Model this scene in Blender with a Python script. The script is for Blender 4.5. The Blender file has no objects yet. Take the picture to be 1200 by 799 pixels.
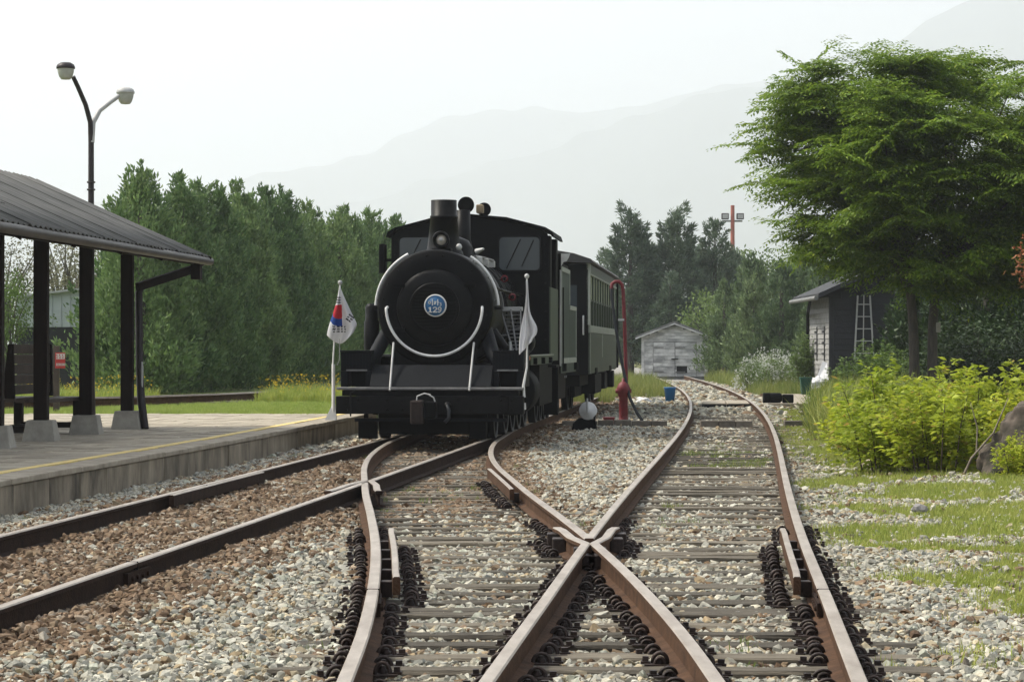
import bpy, bmesh, math, random
import numpy as np
from mathutils import Vector, Matrix, Euler

random.seed(7); RNG = np.random.default_rng(7)
scene = bpy.context.scene
COL = scene.collection

# ------------------------------------------------------------------ camera, sky, sun, exposure
cam_d = bpy.data.cameras.new('camera'); cam = bpy.data.objects.new('camera', cam_d); COL.objects.link(cam)
cam.location = (0, 0, 1.53); cam.rotation_euler = (math.radians(90.143), 0, 0)
cam_d.lens = 90; cam_d.sensor_width = 36; cam_d.sensor_fit = 'HORIZONTAL'
cam_d.clip_start = 0.1; cam_d.clip_end = 40000
scene.camera = cam

SUN_TO = Vector((-0.80, 0.16, 1.05)).normalized()
w = bpy.data.worlds.new('World'); scene.world = w; w.use_nodes = True
nt = w.node_tree; bg = nt.nodes['Background']
sky = nt.nodes.new('ShaderNodeTexSky'); sky.sky_type = 'NISHITA'; sky.sun_disc = False
sky.sun_elevation = math.asin(SUN_TO.z); sky.sun_rotation = math.atan2(SUN_TO.x, SUN_TO.y) % (2*math.pi)
sky.air_density = 1.0; sky.dust_density = 3.0; sky.ozone_density = 0.6
hs = nt.nodes.new('ShaderNodeHueSaturation'); hs.inputs['Saturation'].default_value = 0.42
nt.links.new(sky.outputs[0], hs.inputs['Color']); nt.links.new(hs.outputs[0], bg.inputs[0])
bg.inputs[1].default_value = 0.15
sun_d = bpy.data.lights.new('sun', 'SUN'); sun_d.energy = 4.7; sun_d.angle = math.radians(7); sun_d.color = (1.0, 0.93, 0.80)
sun = bpy.data.objects.new('sun', sun_d); COL.objects.link(sun); sun.location = (-30, 20, 60)
sun.rotation_euler = SUN_TO.to_track_quat('Z', 'Y').to_euler()
vs = scene.view_settings; vs.view_transform = 'Standard'; vs.look = 'None'; vs.gamma = 1; vs.use_curve_mapping = False
vs.exposure = 0.72
cy = scene.cycles
cy.max_bounces = 8; cy.diffuse_bounces = 3; cy.glossy_bounces = 3; cy.transmission_bounces = 4; cy.volume_bounces = 2
cy.use_denoising = True; cy.sample_clamp_indirect = 6

# ------------------------------------------------------------------ helpers
class MB:
    """collects shapes; build() links them as one mesh object"""
    def __init__(s): s.v = []; s.f = []; s.m = []; s.sm = []
    def add(s, vs_, fs, m=0, smooth=False):
        o = len(s.v); s.v += [tuple(p) for p in vs_]
        for f in fs: s.f.append(tuple(o+i for i in f)); s.m.append(m); s.sm.append(smooth)
        return s
    def box(s, x0, x1, y0, y1, z0, z1, m=0, M=None):
        p = [(x0,y0,z0),(x1,y0,z0),(x1,y1,z0),(x0,y1,z0),(x0,y0,z1),(x1,y0,z1),(x1,y1,z1),(x0,y1,z1)]
        if M is not None: p = [tuple(M @ Vector(q)) for q in p]
        return s.add(p, [(3,2,1,0),(4,5,6,7),(0,1,5,4),(1,2,6,5),(2,3,7,6),(3,0,4,7)], m)
    def frustum(s, cx, cy_, z0, z1, w0, w1, m=0):
        a, b = w0/2, w1/2
        p = [(cx-a,cy_-a,z0),(cx+a,cy_-a,z0),(cx+a,cy_+a,z0),(cx-a,cy_+a,z0),(cx-b,cy_-b,z1),(cx+b,cy_-b,z1),(cx+b,cy_+b,z1),(cx-b,cy_+b,z1)]
        return s.add(p, [(3,2,1,0),(4,5,6,7),(0,1,5,4),(1,2,6,5),(2,3,7,6),(3,0,4,7)], m)
    def bar(s, a, b, w_, h, m=0):
        """rectangular bar from a to b (w horizontal, h the other way)"""
        a = Vector(a); b = Vector(b); d = b-a; L = d.length; d.normalize()
        up = Vector((0,0,1)) if abs(d.z) < .95 else Vector((0,1,0))
        x = d.cross(up).normalized(); z = x.cross(d)
        p = []
        for q in (a, b):
            for sx, sz in ((-1,-1),(1,-1),(1,1),(-1,1)): p.append(tuple(q + x*sx*w_/2 + z*sz*h/2))
        return s.add(p, [(3,2,1,0),(4,5,6,7),(0,1,5,4),(1,2,6,5),(2,3,7,6),(3,0,4,7)], m)
    def tube(s, pts, r, n=8, m=0, cap=True):
        pts = [Vector(p) for p in pts]; N = len(pts)
        rs = r if isinstance(r, (list, tuple)) else [r]*N
        ref = None; vs_ = []
        for i in range(N):
            t = (pts[min(i+1,N-1)] - pts[max(i-1,0)]).normalized()
            if ref is None: ref = Vector((0,0,1)) if abs(t.z) < .9 else Vector((1,0,0))
            x = t.cross(ref)
            if x.length < 1e-4: x = t.orthogonal()
            x.normalize(); y = x.cross(t).normalized(); ref = y
            for k in range(n):
                a = 2*math.pi*k/n; vs_.append(tuple(pts[i] + x*math.cos(a)*rs[i] + y*math.sin(a)*rs[i]))
        fs = [(i*n+k, i*n+(k+1)%n, (i+1)*n+(k+1)%n, (i+1)*n+k) for i in range(N-1) for k in range(n)]
        s.add(vs_, fs, m, True)
        if cap: s.add([vs_[k] for k in range(n)], [tuple(range(n))][::1], m); s.add([vs_[(N-1)*n+k] for k in range(n)], [tuple(reversed(range(n)))], m)
        return s
    def lathe(s, prof, n=24, axis='z', c=(0,0,0), m=0, smooth=True):
        vs_ = []
        for r, h in prof:
            for k in range(n):
                a = 2*math.pi*k/n; u, v = r*math.cos(a), r*math.sin(a)
                q = {'z':(u,v,h), 'y':(u,h,v), 'x':(h,u,v)}[axis]
                vs_.append((q[0]+c[0], q[1]+c[1], q[2]+c[2]))
        N = len(prof); fl = (axis == 'y')
        fs = []
        for i in range(N-1):
            for k in range(n):
                f = (i*n+k, i*n+(k+1)%n, (i+1)*n+(k+1)%n, (i+1)*n+k)
                fs.append(tuple(reversed(f)) if fl else f)
        s.add(vs_, fs, m, smooth)
        ring = abs(prof[0][0]-prof[-1][0]) < 1e-6
        for i, rev in ((0, not fl), (N-1, fl)):
            if not ring and prof[i][0] > 1e-5:
                f = tuple(range(n)); s.add([vs_[i*n+k] for k in range(n)], [tuple(reversed(f)) if rev else f], m)
        return s
    def prism(s, poly, axis, a, b, m=0):
        """polygon in the plane across axis, extruded a..b"""
        def P(u, v, h): return {'x':(h,u,v), 'y':(u,h,v), 'z':(u,v,h)}[axis]
        n = len(poly); vs_ = [P(u,v,a) for u,v in poly] + [P(u,v,b) for u,v in poly]
        fs = [tuple(reversed(range(n))), tuple(range(n,2*n))] + [(i,(i+1)%n,n+(i+1)%n,n+i) for i in range(n)]
        return s.add(vs_, fs, m)
    def build(s, name, mats, parent=None, bevel=0, fixn=True):
        me = bpy.data.meshes.new(name); me.from_pydata(s.v, [], s.f)
        for mm in (mats if isinstance(mats, (list, tuple)) else [mats]): me.materials.append(mm)
        me.polygons.foreach_set('material_index', s.m); me.polygons.foreach_set('use_smooth', s.sm)
        if fixn:
            bm = bmesh.new(); bm.from_mesh(me); bmesh.ops.recalc_face_normals(bm, faces=bm.faces); bm.to_mesh(me); bm.free()
        me.update()
        o = bpy.data.objects.new(name, me); COL.objects.link(o)
        if parent: o.parent = parent
        if bevel:
            b = o.modifiers.new('bevel', 'BEVEL'); b.width = bevel; b.segments = 2; b.limit_method = 'ANGLE'; b.angle_limit = .7
        return o

def tag(o, label, cat, group=None, kind=None):
    o['label'] = label; o['category'] = cat
    if group: o['group'] = group
    if kind: o['kind'] = kind
    return o
def struct(o, label=None): 
    o['kind'] = 'structure'
    if label: o['label'] = label
    return o
def empty(name, loc=(0,0,0), rz=0):
    o = bpy.data.objects.new(name, None); COL.objects.link(o); o.location = loc; o.rotation_euler = (0,0,rz); o.empty_display_size = .2
    return o
def inst(src, name, parent, loc, rot=(0,0,0), sc=(1,1,1)):
    """another object on the same mesh data"""
    o = bpy.data.objects.new(name, src.data if hasattr(src, 'data') and not isinstance(src, bpy.types.Mesh) else src); COL.objects.link(o)
    o.parent = parent; o.location = loc; o.rotation_euler = rot; o.scale = sc
    return o
def mesh_np(name, V, Q, mat, smooth=False):
    me = bpy.data.meshes.new(name); k = Q.shape[1]
    me.vertices.add(len(V)); me.vertices.foreach_set('co', np.ascontiguousarray(V, np.float32).ravel())
    me.loops.add(Q.size); me.loops.foreach_set('vertex_index', np.ascontiguousarray(Q, np.int32).ravel())
    me.polygons.add(len(Q)); me.polygons.foreach_set('loop_start', np.arange(0, Q.size, k, dtype=np.int32))
    me.polygons.foreach_set('loop_total', np.full(len(Q), k, np.int32))
    if smooth: me.polygons.foreach_set('use_smooth', np.ones(len(Q), bool))
    me.materials.append(mat); me.update(calc_edges=True); me.validate()
    return me
def link(name, me, parent=None, loc=(0,0,0)):
    o = bpy.data.objects.new(name, me); COL.objects.link(o); o.location = loc
    if parent: o.parent = parent
    return o

# ------------------------------------------------------------------ materials
def mat(name, c1, c2=None, scale=6, rough=.7, bump=0, bscale=None, metal=0, spec=.4, rand=0, stretch=(1,1,1), detail=6, contrast=1.0, coat=0):
    m = bpy.data.materials.new(name); m.use_nodes = True; n = m.node_tree.nodes; l = m.node_tree.links
    b = n['Principled BSDF']; b.inputs['Roughness'].default_value = rough; b.inputs['Metallic'].default_value = metal
    b.inputs['Specular IOR Level'].default_value = spec
    if coat: b.inputs['Coat Weight'].default_value = coat; b.inputs['Coat Roughness'].default_value = .2
    if c2 is None: c2 = tuple(x*.75 for x in c1)
    tc = n.new('ShaderNodeTexCoord'); mp = n.new('ShaderNodeMapping'); mp.inputs['Scale'].default_value = stretch
    l.new(tc.outputs['Object'], mp.inputs['Vector'])
    oi = n.new('ShaderNodeObjectInfo')
    ad = n.new('ShaderNodeVectorMath'); ad.operation = 'ADD'; l.new(mp.outputs[0], ad.inputs[0])
    mu = n.new('ShaderNodeMath'); mu.operation = 'MULTIPLY'; mu.inputs[1].default_value = 37.0 if rand else 0.0
    l.new(oi.outputs['Random'], mu.inputs[0]); l.new(mu.outputs[0], ad.inputs[1])
    no = n.new('ShaderNodeTexNoise'); no.inputs['Scale'].default_value = scale; no.inputs['Detail'].default_value = detail; no.inputs['Roughness'].default_value = .62
    l.new(ad.outputs[0], no.inputs['Vector'])
    cr = n.new('ShaderNodeValToRGB'); h = .22/contrast
    cr.color_ramp.elements[0].position = .5-h; cr.color_ramp.elements[1].position = .5+h
    cr.color_ramp.elements[0].color = (*c2, 1); cr.color_ramp.elements[1].color = (*c1, 1)
    l.new(no.outputs[0], cr.inputs[0]); out = cr.outputs[0]
    if rand:
        hv = n.new('ShaderNodeHueSaturation'); mr = n.new('ShaderNodeMapRange')
        mr.inputs['To Min'].default_value = 1-rand; mr.inputs['To Max'].default_value = 1+rand
        l.new(oi.outputs['Random'], mr.inputs[0]); l.new(mr.outputs[0], hv.inputs['Value']); l.new(out, hv.inputs['Color']); out = hv.outputs[0]
    l.new(out, b.inputs['Base Color'])
    if bump:
        n2 = n.new('ShaderNodeTexNoise'); n2.inputs['Scale'].default_value = bscale or scale*5; n2.inputs['Detail'].default_value = 5
        l.new(ad.outputs[0], n2.inputs['Vector'])
        bp = n.new('ShaderNodeBump'); bp.inputs['Strength'].default_value = bump; bp.inputs['Distance'].default_value = .02
        l.new(n2.outputs[0], bp.inputs['Height']); l.new(bp.outputs[0], b.inputs['Normal'])
    return m
def leafmat(name, c1, c2, trans=.35, rough=.55, c3=None):
    m = bpy.data.materials.new(name); m.use_nodes = True; n = m.node_tree.nodes; l = m.node_tree.links
    b = n['Principled BSDF']; b.inputs['Roughness'].default_value = rough; b.inputs['Specular IOR Level'].default_value = .25
    g = n.new('ShaderNodeNewGeometry'); cr = n.new('ShaderNodeValToRGB')
    cr.color_ramp.elements[0].color = (*c1, 1); cr.color_ramp.elements[1].color = (*c2, 1)
    if c3: e = cr.color_ramp.elements.new(.93); e.color = (*c2, 1); cr.color_ramp.elements[2].color = (*c3, 1)
    l.new(g.outputs['Random Per Island'], cr.inputs[0])
    tc = n.new('ShaderNodeTexCoord'); no = n.new('ShaderNodeTexNoise'); no.inputs['Scale'].default_value = 1.3; no.inputs['Detail'].default_value = 2
    l.new(tc.outputs['Object'], no.inputs['Vector'])
    hv = n.new('ShaderNodeHueSaturation'); mr = n.new('ShaderNodeMapRange'); mr.inputs['From Min'].default_value = .3; mr.inputs['From Max'].default_value = .7
    mr.inputs['To Min'].default_value = .75; mr.inputs['To Max'].default_value = 1.25
    oi = n.new('ShaderNodeObjectInfo'); ov = n.new('ShaderNodeMapRange'); ov.inputs['To Min'].default_value = .78; ov.inputs['To Max'].default_value = 1.24; l.new(oi.outputs['Random'], ov.inputs[0])
    oh = n.new('ShaderNodeMapRange'); oh.inputs['To Min'].default_value = .512; oh.inputs['To Max'].default_value = .485; l.new(oi.outputs['Random'], oh.inputs[0]); l.new(oh.outputs[0], hv.inputs['Hue'])
    mv = n.new('ShaderNodeMath'); mv.operation = 'MULTIPLY'; l.new(mr.outputs[0], mv.inputs[0]); l.new(ov.outputs[0], mv.inputs[1])
    l.new(no.outputs[0], mr.inputs[0]); l.new(mv.outputs[0], hv.inputs['Value']); l.new(cr.outputs[0], hv.inputs['Color'])
    l.new(hv.outputs[0], b.inputs['Base Color'])
    t = n.new('ShaderNodeBsdfTranslucent'); mx = n.new('ShaderNodeMixShader'); mx.inputs[0].default_value = trans
    l.new(hv.outputs[0], t.inputs['Color']); l.new(b.outputs[0], mx.inputs[1]); l.new(t.outputs[0], mx.inputs[2])
    l.new(mx.outputs[0], n['Material Output'].inputs['Surface'])
    return m
def instmat(name, rough=.85, trans=0, grain=.25):
    """colour comes from the 'col' attribute of each scattered piece"""
    m = bpy.data.materials.new(name); m.use_nodes = True; n = m.node_tree.nodes; l = m.node_tree.links
    b = n['Principled BSDF']; b.inputs['Roughness'].default_value = rough; b.inputs['Specular IOR Level'].default_value = .3
    a = n.new('ShaderNodeAttribute'); a.attribute_type = 'INSTANCER'; a.attribute_name = 'col'
    tc = n.new('ShaderNodeTexCoord'); no = n.new('ShaderNodeTexNoise'); no.inputs['Scale'].default_value = 3.0; no.inputs['Detail'].default_value = 4
    l.new(tc.outputs['Object'], no.inputs['Vector'])
    hv = n.new('ShaderNodeHueSaturation'); mr = n.new('ShaderNodeMapRange'); mr.inputs['From Min'].default_value = .3; mr.inputs['From Max'].default_value = .7
    mr.inputs['To Min'].default_value = 1-grain; mr.inputs['To Max'].default_value = 1+grain
    l.new(no.outputs[0], mr.inputs[0]); l.new(mr.outputs[0], hv.inputs['Value']); l.new(a.outputs['Color'], hv.inputs['Color'])
    l.new(hv.outputs[0], b.inputs['Base Color'])
    if trans:
        t = n.new('ShaderNodeBsdfTranslucent'); mx = n.new('ShaderNodeMixShader'); mx.inputs[0].default_value = trans
        l.new(hv.outputs[0], t.inputs['Color']); l.new(b.outputs[0], mx.inputs[1]); l.new(t.outputs[0], mx.inputs[2])
        l.new(mx.outputs[0], n['Material Output'].inputs['Surface'])
    return m
def glassmat(name, c, rough=.08):
    m = bpy.data.materials.new(name); m.use_nodes = True; b = m.node_tree.nodes['Principled BSDF']
    b.inputs['Base Color'].default_value = (*c, 1); b.inputs['Roughness'].default_value = rough; b.inputs['Specular IOR Level'].default_value = .6
    return m

M_rail = mat('rail_rust', (.105,.056,.030), (.038,.020,.012), 9, .85, .4, 60, .0, .15)
M_rail_old_shaded = mat('rail_shaded_rust', (.040,.022,.014), (.015,.009,.007), 9, .85, .4, 60, .0, .12)  # older rust, darkened further to hold the shade of sides turned from the sun
M_head = mat('rail_head', (.41,.36,.305), (.235,.19,.15), 5, .45, .15, 80, .35, .5, stretch=(2,.5,2))
M_sleeper = mat('sleeper_wood', (.185,.16,.118), (.045,.037,.027), 4, .9, .6, 30, rand=.5, stretch=(1,8,8))
M_clip = mat('clip_iron', (.045,.028,.021), (.013,.008,.007), 20, .6, .2, 90, .3, .4, rand=.3)
M_black = mat('black_paint', (.0085,.0088,.009), (.002,.0023,.0027), 5, .42, .08, 30, 0, .10)
M_blackd = mat('black_sooty', (.005,.0055,.006), (.0025,.0027,.003), 4, .6, .1, 40, 0, .08)
M_deck = mat('dusty_black', (.0065,.0085,.0115), (.002,.0025,.0033), 9, .55, .1, 60, 0, .10, stretch=(6,1,1))
M_white = mat('white_paint', (.78,.78,.76), (.58,.58,.56), 9, .5)
M_greyedge = mat('worn_grey', (.22,.22,.21), (.10,.10,.10), 7, .6)
M_olive = mat('olive_paint', (.065,.085,.052), (.043,.058,.036), 2.5, .5, .08, 30)
M_green = mat('green_paint', (.035,.055,.042), (.024,.04,.03), 2.5, .48, .08, 30)
M_cream = mat('cream_paint', (.38,.40,.34), (.25,.27,.22), 5, .6)
M_glassd = glassmat('dark_glass', (.012,.016,.018), .12)
M_blind = mat('olive_blind', (.34,.38,.26), (.26,.29,.20), 3, .7)
M_redp = mat('red_paint', (.17,.013,.020), (.10,.010,.013), 6, .55, .1)
M_rustb = mat('rust_block', (.030,.018,.013), (.012,.008,.006), 14, .85, .4)
M_concrete = mat('concrete', (.40,.34,.25), (.07,.058,.042), 2.0, .9, .4, 40, rand=.16, stretch=(1.1,1.1,.45), contrast=1.1)
M_coping = mat('coping_concrete', (.41,.36,.28), (.215,.185,.14), 4, .9, .3, 50)
M_paver = mat('paver', (.43,.38,.295), (.265,.232,.178), 5, .9, .3, 50, rand=.22)
M_yellow = mat('yellow_line', (.80,.60,.20), (.55,.44,.2), 6, .8, .1)
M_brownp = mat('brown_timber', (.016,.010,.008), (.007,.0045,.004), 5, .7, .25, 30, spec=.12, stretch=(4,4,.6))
M_brownl = mat('brown_plank', (.075,.052,.040), (.035,.024,.018), 5, .6, .3, 30, rand=.2)
M_roofm = mat('roof_sheet', (.115,.113,.105), (.06,.06,.056), 3, .7, .08, 20, .0, .25)
M_plinth = mat('plinth_concrete', (.38,.36,.31), (.24,.225,.195), 6, .9, .3, 40)
M_lampm = mat('lamp_metal', (.035,.028,.03), (.02,.016,.017), 6, .5, 0, None, .3)
M_lampl = mat('lamp_pale', (.5,.5,.48), (.36,.36,.35), 6, .5)
M_board = mat('weathered_board', (.72,.72,.70), (.30,.305,.30), 1.3, .85, .4, 20, rand=.10, stretch=(.8,1,1.3), contrast=2.0)
M_boardg = mat('grey_siding', (.34,.335,.32), (.20,.197,.19), 3, .85, .3, 25, rand=.12)
M_dkwall = mat('dark_siding', (.024,.026,.031), (.015,.016,.019), 4, .7, .2, 25, rand=.15)
M_metalw = mat('pale_cladding', (.52,.56,.57), (.42,.45,.46), 3, .5, 0, None, .1)
M_blue = mat('blue_plastic', (.02,.19,.50), (.015,.15,.42), 4, .4)
M_bin = mat('green_plastic', (.012,.085,.055), (.008,.055,.036), 4, .5)
M_rock = mat('rock', (.12,.095,.075), (.016,.017,.009), 3.2, .92, 1.0, 7, contrast=1.5)
M_bark = mat('bark', (.10,.085,.07), (.04,.033,.028), 5, .9, .7, 14, stretch=(3,3,.6))
M_stem = mat('shrub_stem', (.10,.075,.055), (.05,.036,.027), 8, .9)
M_flagw = mat('flag_cloth', (.72,.72,.72), (.64,.64,.65), 6, .85)
M_rubber = mat('hose_rubber', (.012,.016,.02), (.008,.01,.012), 6, .5)
M_orange = mat('orange_mast', (.42,.14,.10), (.32,.10,.07), 3, .6)
M_signred = mat('sign_red', (.50,.04,.035), (.38,.03,.03), 6, .5)
M_plateblue = mat('plate_blue', (.03,.14,.30), (.02,.10,.23), 8, .4)

# ------------------------------------------------------------------ layout curves  X(d), d = distance ahead
def curve(pts):
    p = np.array(pts, float); d, x = p[:,0], p[:,1]
    m = np.gradient(x, d)
    def f(t):
        t = np.asarray(t, float); i = np.clip(np.searchsorted(d, t)-1, 0, len(d)-2)
        h = d[i+1]-d[i]; s = (t-d[i])/h
        out = (2*s**3-3*s**2+1)*x[i]+(s**3-2*s**2+s)*h*m[i]+(-2*s**3+3*s**2)*x[i+1]+(s**3-s**2)*h*m[i+1]
        out = np.where(t < d[0], x[0]+m[0]*(t-d[0]), out); out = np.where(t > d[-1], x[-1]+m[-1]*(t-d[-1]), out)
        return out
    return f
C_loco = curve([(-4,.02),(4,.085),(8,.10),(10.6,.078),(12.2,.055),(13.8,.008),(15.5,-.06),(17.66,-.17),(20.9,-.38),(24,-.60),(26.5,-.755),(29.5,-.93),(32.9,-1.04),(35,-1.05),(37,-1.02),(39.5,-.905),(42,-.77),(45,-.575),(48,-.32),(52,.019),(62,.864),(76,2.047)])
C_shed = curve([(-4,-.50),(4,.12),(8,.45),(10.6,.668),(12,.785),(14,.955),(16,1.12),(18,1.288),(20,1.464),(24,1.83),(28,2.21),(32,2.594),(36,2.973),(40,3.344),(44,3.701),(48,4.043),(52,4.368),(56,4.675),(60,4.963),(64,5.233),(68,5.484),(72,5.717),(78,6.03),(85,6.352),(95,6.723),(105,7.05),(115,7.33),(130,7.75)])
C_plat = curve([(-4,-5.32),(8,-4.065),(12,-3.647),(16,-3.241),(20,-2.847),(24,-2.464),(28,-2.09),(32,-1.724),(36,-1.366),(40,-1.014),(44,-.657),(48,-.32),(52,.019),(76,2.047)])
X_edge = curve([(10,-5.95),(23.2,-4.62),(32.6,-3.71),(44.6,-2.76),(60,-1.55)])
G = .77          # half distance between rail head centres
L1 = lambda d: C_loco(d)-G
L3 = lambda d: C_loco(d)+G
L2 = lambda d: C_shed(d)-G
L4 = lambda d: C_shed(d)+G
AL = lambda d: C_plat(d)-G
AR = lambda d: C_plat(d)+G
def cross(f, g, a, b):
    t = np.linspace(a, b, 4000); return float(t[np.argmin(np.abs(f(t)-g(t)))])
D1 = cross(L2, L3, 14, 24); D2 = cross(AR, L1, 20, 34)

# ------------------------------------------------------------------ ground, lawn terrace, hills
def vnoise(x, y, s, seed=0):
    """cheap value noise on arrays"""
    r = np.random.default_rng(seed).random((64,64)); u = x/s; v = y/s
    i = np.floor(u).astype(int); j = np.floor(v).astype(int); a = u-i; b = v-j; a = a*a*(3-2*a); b = b*b*(3-2*b)
    g = lambda p, q: r[p % 64, q % 64]
    return (g(i,j)*(1-a)+g(i+1,j)*a)*(1-b)+(g(i,j+1)*(1-a)+g(i+1,j+1)*a)*b
def verge(d):   # where gravel gives way to grass on the right-hand side
    return np.interp(d, [0,10,14,17,22,26,30,33,36,41,49,60,80,130], [2.4,2.55,2.75,2.95,3.1,3.2,3.5,3.8,3.75,4.0,4.7,6.2,8.2,9.6])
gx = np.concatenate([[-13500,-3000,-600,-120,-60],np.arange(-30,30.1,.5),[60,120,600,3000,13500]])
gy = np.concatenate([[-150,-60],np.arange(-10,140.1,.6),[170,220,300,500,1000,3000,13500]])
GX, GY = np.meshgrid(gx, gy, indexing='ij')
rise = np.clip((GX-verge(GY)-.6)/4, 0, 1)*.22*np.clip(GY/20, 0, 1)
GZ = -.05 + rise + (vnoise(GX,GY,1.7,3)-.5)*.03
ni, nj = GX.shape; idx = np.arange(ni*nj).reshape(ni,nj)
Q = np.stack([idx[:-1,:-1],idx[1:,:-1],idx[1:,1:],idx[:-1,1:]],-1).reshape(-1,4)
def ground_mat():
    m = bpy.data.materials.new('ground_soil'); m.use_nodes = True; n = m.node_tree.nodes; l = m.node_tree.links; b = n['Principled BSDF']
    b.inputs['Roughness'].default_value = .95; b.inputs['Specular IOR Level'].default_value = .15
    tc = n.new('ShaderNodeTexCoord')
    v = n.new('ShaderNodeTexVoronoi'); v.inputs['Scale'].default_value = 17; v.inputs['Randomness'].default_value = 1; l.new(tc.outputs['Object'], v.inputs['Vector'])
    sp = n.new('ShaderNodeSeparateColor'); l.new(v.outputs['Color'], sp.inputs[0])
    cr = n.new('ShaderNodeValToRGB'); E = cr.color_ramp.elements
    E[0].color = (.10,.085,.07,1); E[1].color = (.42,.41,.38,1); e = E.new(.35); e.color = (.24,.215,.18,1); e = E.new(.65); e.color = (.31,.31,.30,1)
    l.new(sp.outputs[0], cr.inputs[0])
    at = n.new('ShaderNodeAttribute'); at.attribute_name = 'cover'
    gcol = n.new('ShaderNodeTexNoise'); gcol.inputs['Scale'].default_value = 3; gcol.inputs['Detail'].default_value = 8; l.new(tc.outputs['Object'], gcol.inputs['Vector'])
    gr = n.new('ShaderNodeValToRGB'); gr.color_ramp.elements[0].position = .3; gr.color_ramp.elements[1].position = .7
    gr.color_ramp.elements[0].color = (.055,.075,.022,1); gr.color_ramp.elements[1].color = (.17,.16,.06,1); l.new(gcol.outputs[0], gr.inputs[0])
    nn = n.new('ShaderNodeTexNoise'); nn.inputs['Scale'].default_value = 2.2; nn.inputs['Detail'].default_value = 6; l.new(tc.outputs['Object'], nn.inputs['Vector'])
    ma = n.new('ShaderNodeMath'); ma.operation = 'MULTIPLY_ADD'; ma.inputs[1].default_value = .9; ma.inputs[2].default_value = -.45; l.new(nn.outputs[0], ma.inputs[0])
    sp2 = n.new('ShaderNodeSeparateColor'); l.new(at.outputs['Color'], sp2.inputs[0])
    ad = n.new('ShaderNodeMath'); ad.operation = 'ADD'; ad.use_clamp = True; l.new(ma.outputs[0], ad.inputs[0]); l.new(sp2.outputs[0], ad.inputs[1])
    rust = n.new('ShaderNodeMix'); rust.data_type = 'RGBA'; rust.blend_type = 'MULTIPLY'; l.new(sp2.outputs[1], rust.inputs[0]); l.new(cr.outputs[0], rust.inputs[6]); rust.inputs[7].default_value = (.52,.36,.26,1)
    mx = n.new('ShaderNodeMix'); mx.data_type = 'RGBA'; l.new(ad.outputs[0], mx.inputs[0]); l.new(rust.outputs[2], mx.inputs[6]); l.new(gr.outputs[0], mx.inputs[7])
    l.new(mx.outputs[2], b.inputs['Base Color'])
    bp = n.new('ShaderNodeBump'); bp.inputs['Strength'].default_value = .8; bp.inputs['Distance'].default_value = .03; bp.invert = True
    l.new(v.outputs['Distance'], bp.inputs['Height']); l.new(bp.outputs[0], b.inputs['Normal'])
    return m
def rustmask(x, d):
    a = np.clip(1.75-np.abs(x-C_plat(d)), 0, 1)*np.clip((d+2)/4, 0, 1)
    b = np.clip(1.6-np.abs(x-C_loco(d)), 0, 1)*np.clip((d-21.5)/6, 0, 1)
    r = np.maximum(a, b)*np.clip((88-d)/10, 0, 1)
    return np.clip(r*1.6, 0, 1)
cover = np.clip((GX-verge(GY))*1.2+.5, -.4, 1.4)
cover = np.where((GX < -6) , 1.2, cover)
ground_me = mesh_np('ground', np.stack([GX,GY,GZ],-1).reshape(-1,3), Q, ground_mat(), True)
ca = ground_me.color_attributes.new('cover', 'FLOAT_COLOR', 'POINT')
cd = np.zeros((ni*nj,4),np.float32); cd[:,0] = cover.ravel(); cd[:,1] = rustmask(GX,GY).ravel(); cd[:,3] = 1
ca.data.foreach_set('color', cd.ravel())
struct(link('ground', ground_me), 'gravel and grassy ground along the tracks')
def ground_z(x, d):
    return -.05 + np.clip((x-verge(d)-.6)/4, 0, 1)*.22*np.clip(d/20, 0, 1)

# raised lawn behind the platform
M_lawn = mat('lawn_soil', (.13,.17,.045), (.085,.115,.035), 3, .95, .3, 30)
dd = np.arange(14, 141, 2.0); v = []
for d in dd:
    e = float(X_edge(d)) - .05
    if d > 47: e -= min(.06*(d-47), 1.0)
    v += [(-70,d,.28),(e-.35,d,.28),(e-.1,d,.26),(e,d,-.2)]
f = [(i*4+k,i*4+k+1,i*4+k+5,i*4+k+4) for i in range(len(dd)-1) for k in range(3)] + [(0,1,2,3)]
lw = MB(); lw.add(v, f); struct(lw.build('lawn', M_lawn), 'mown lawn and bank behind the platform')

def hill(name, ridge, D, depth, seed, c1, c2):
    px = np.array([p[0] for p in ridge]); py = np.array([p[1] for p in ridge])
    ang = np.linspace(-.6, .6, 420)
    h = np.interp(ang, (px-600)/3000, (407-py)/3000)*D
    rows = []; fr = [-1.4,-1.15,-.9,-.7,-.52,-.38,-.26,-.16,-.08,0,.1,.25,.5,.9,1.4]
    for k, q in enumerate(fr):
        dist = D+q*depth
        fall = np.clip(1-abs(q)/1.4, 0, 1)**1.15 if q < 0 else np.clip(1-abs(q)/1.4, 0, 1)
        sp = (vnoise(ang*D, np.full_like(ang,dist), D*.08, seed)-.5)*D*.032*(.35+.65*min(1,abs(q)*2.2))*fall
        fine = (vnoise(ang*D, np.full_like(ang,dist), D*.009, seed+1)-.5)*D*.0035*fall
        rows.append(np.stack([ang*dist, np.full_like(ang, dist), h*fall+sp*(q != 0)+fine-2], -1))
    V = np.stack(rows); a, b = V.shape[:2]; ii = np.arange(a*b).reshape(a,b)
    Qh = np.stack([ii[:-1,:-1],ii[:-1,1:],ii[1:,1:],ii[1:,:-1]],-1).reshape(-1,4)
    return struct(link(name, mesh_np(name, V.reshape(-1,3), Qh, mat(name+'_woods', c1, c2, .012, .95, .6, .06), True)), 'wooded hillside fading into haze')
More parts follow.
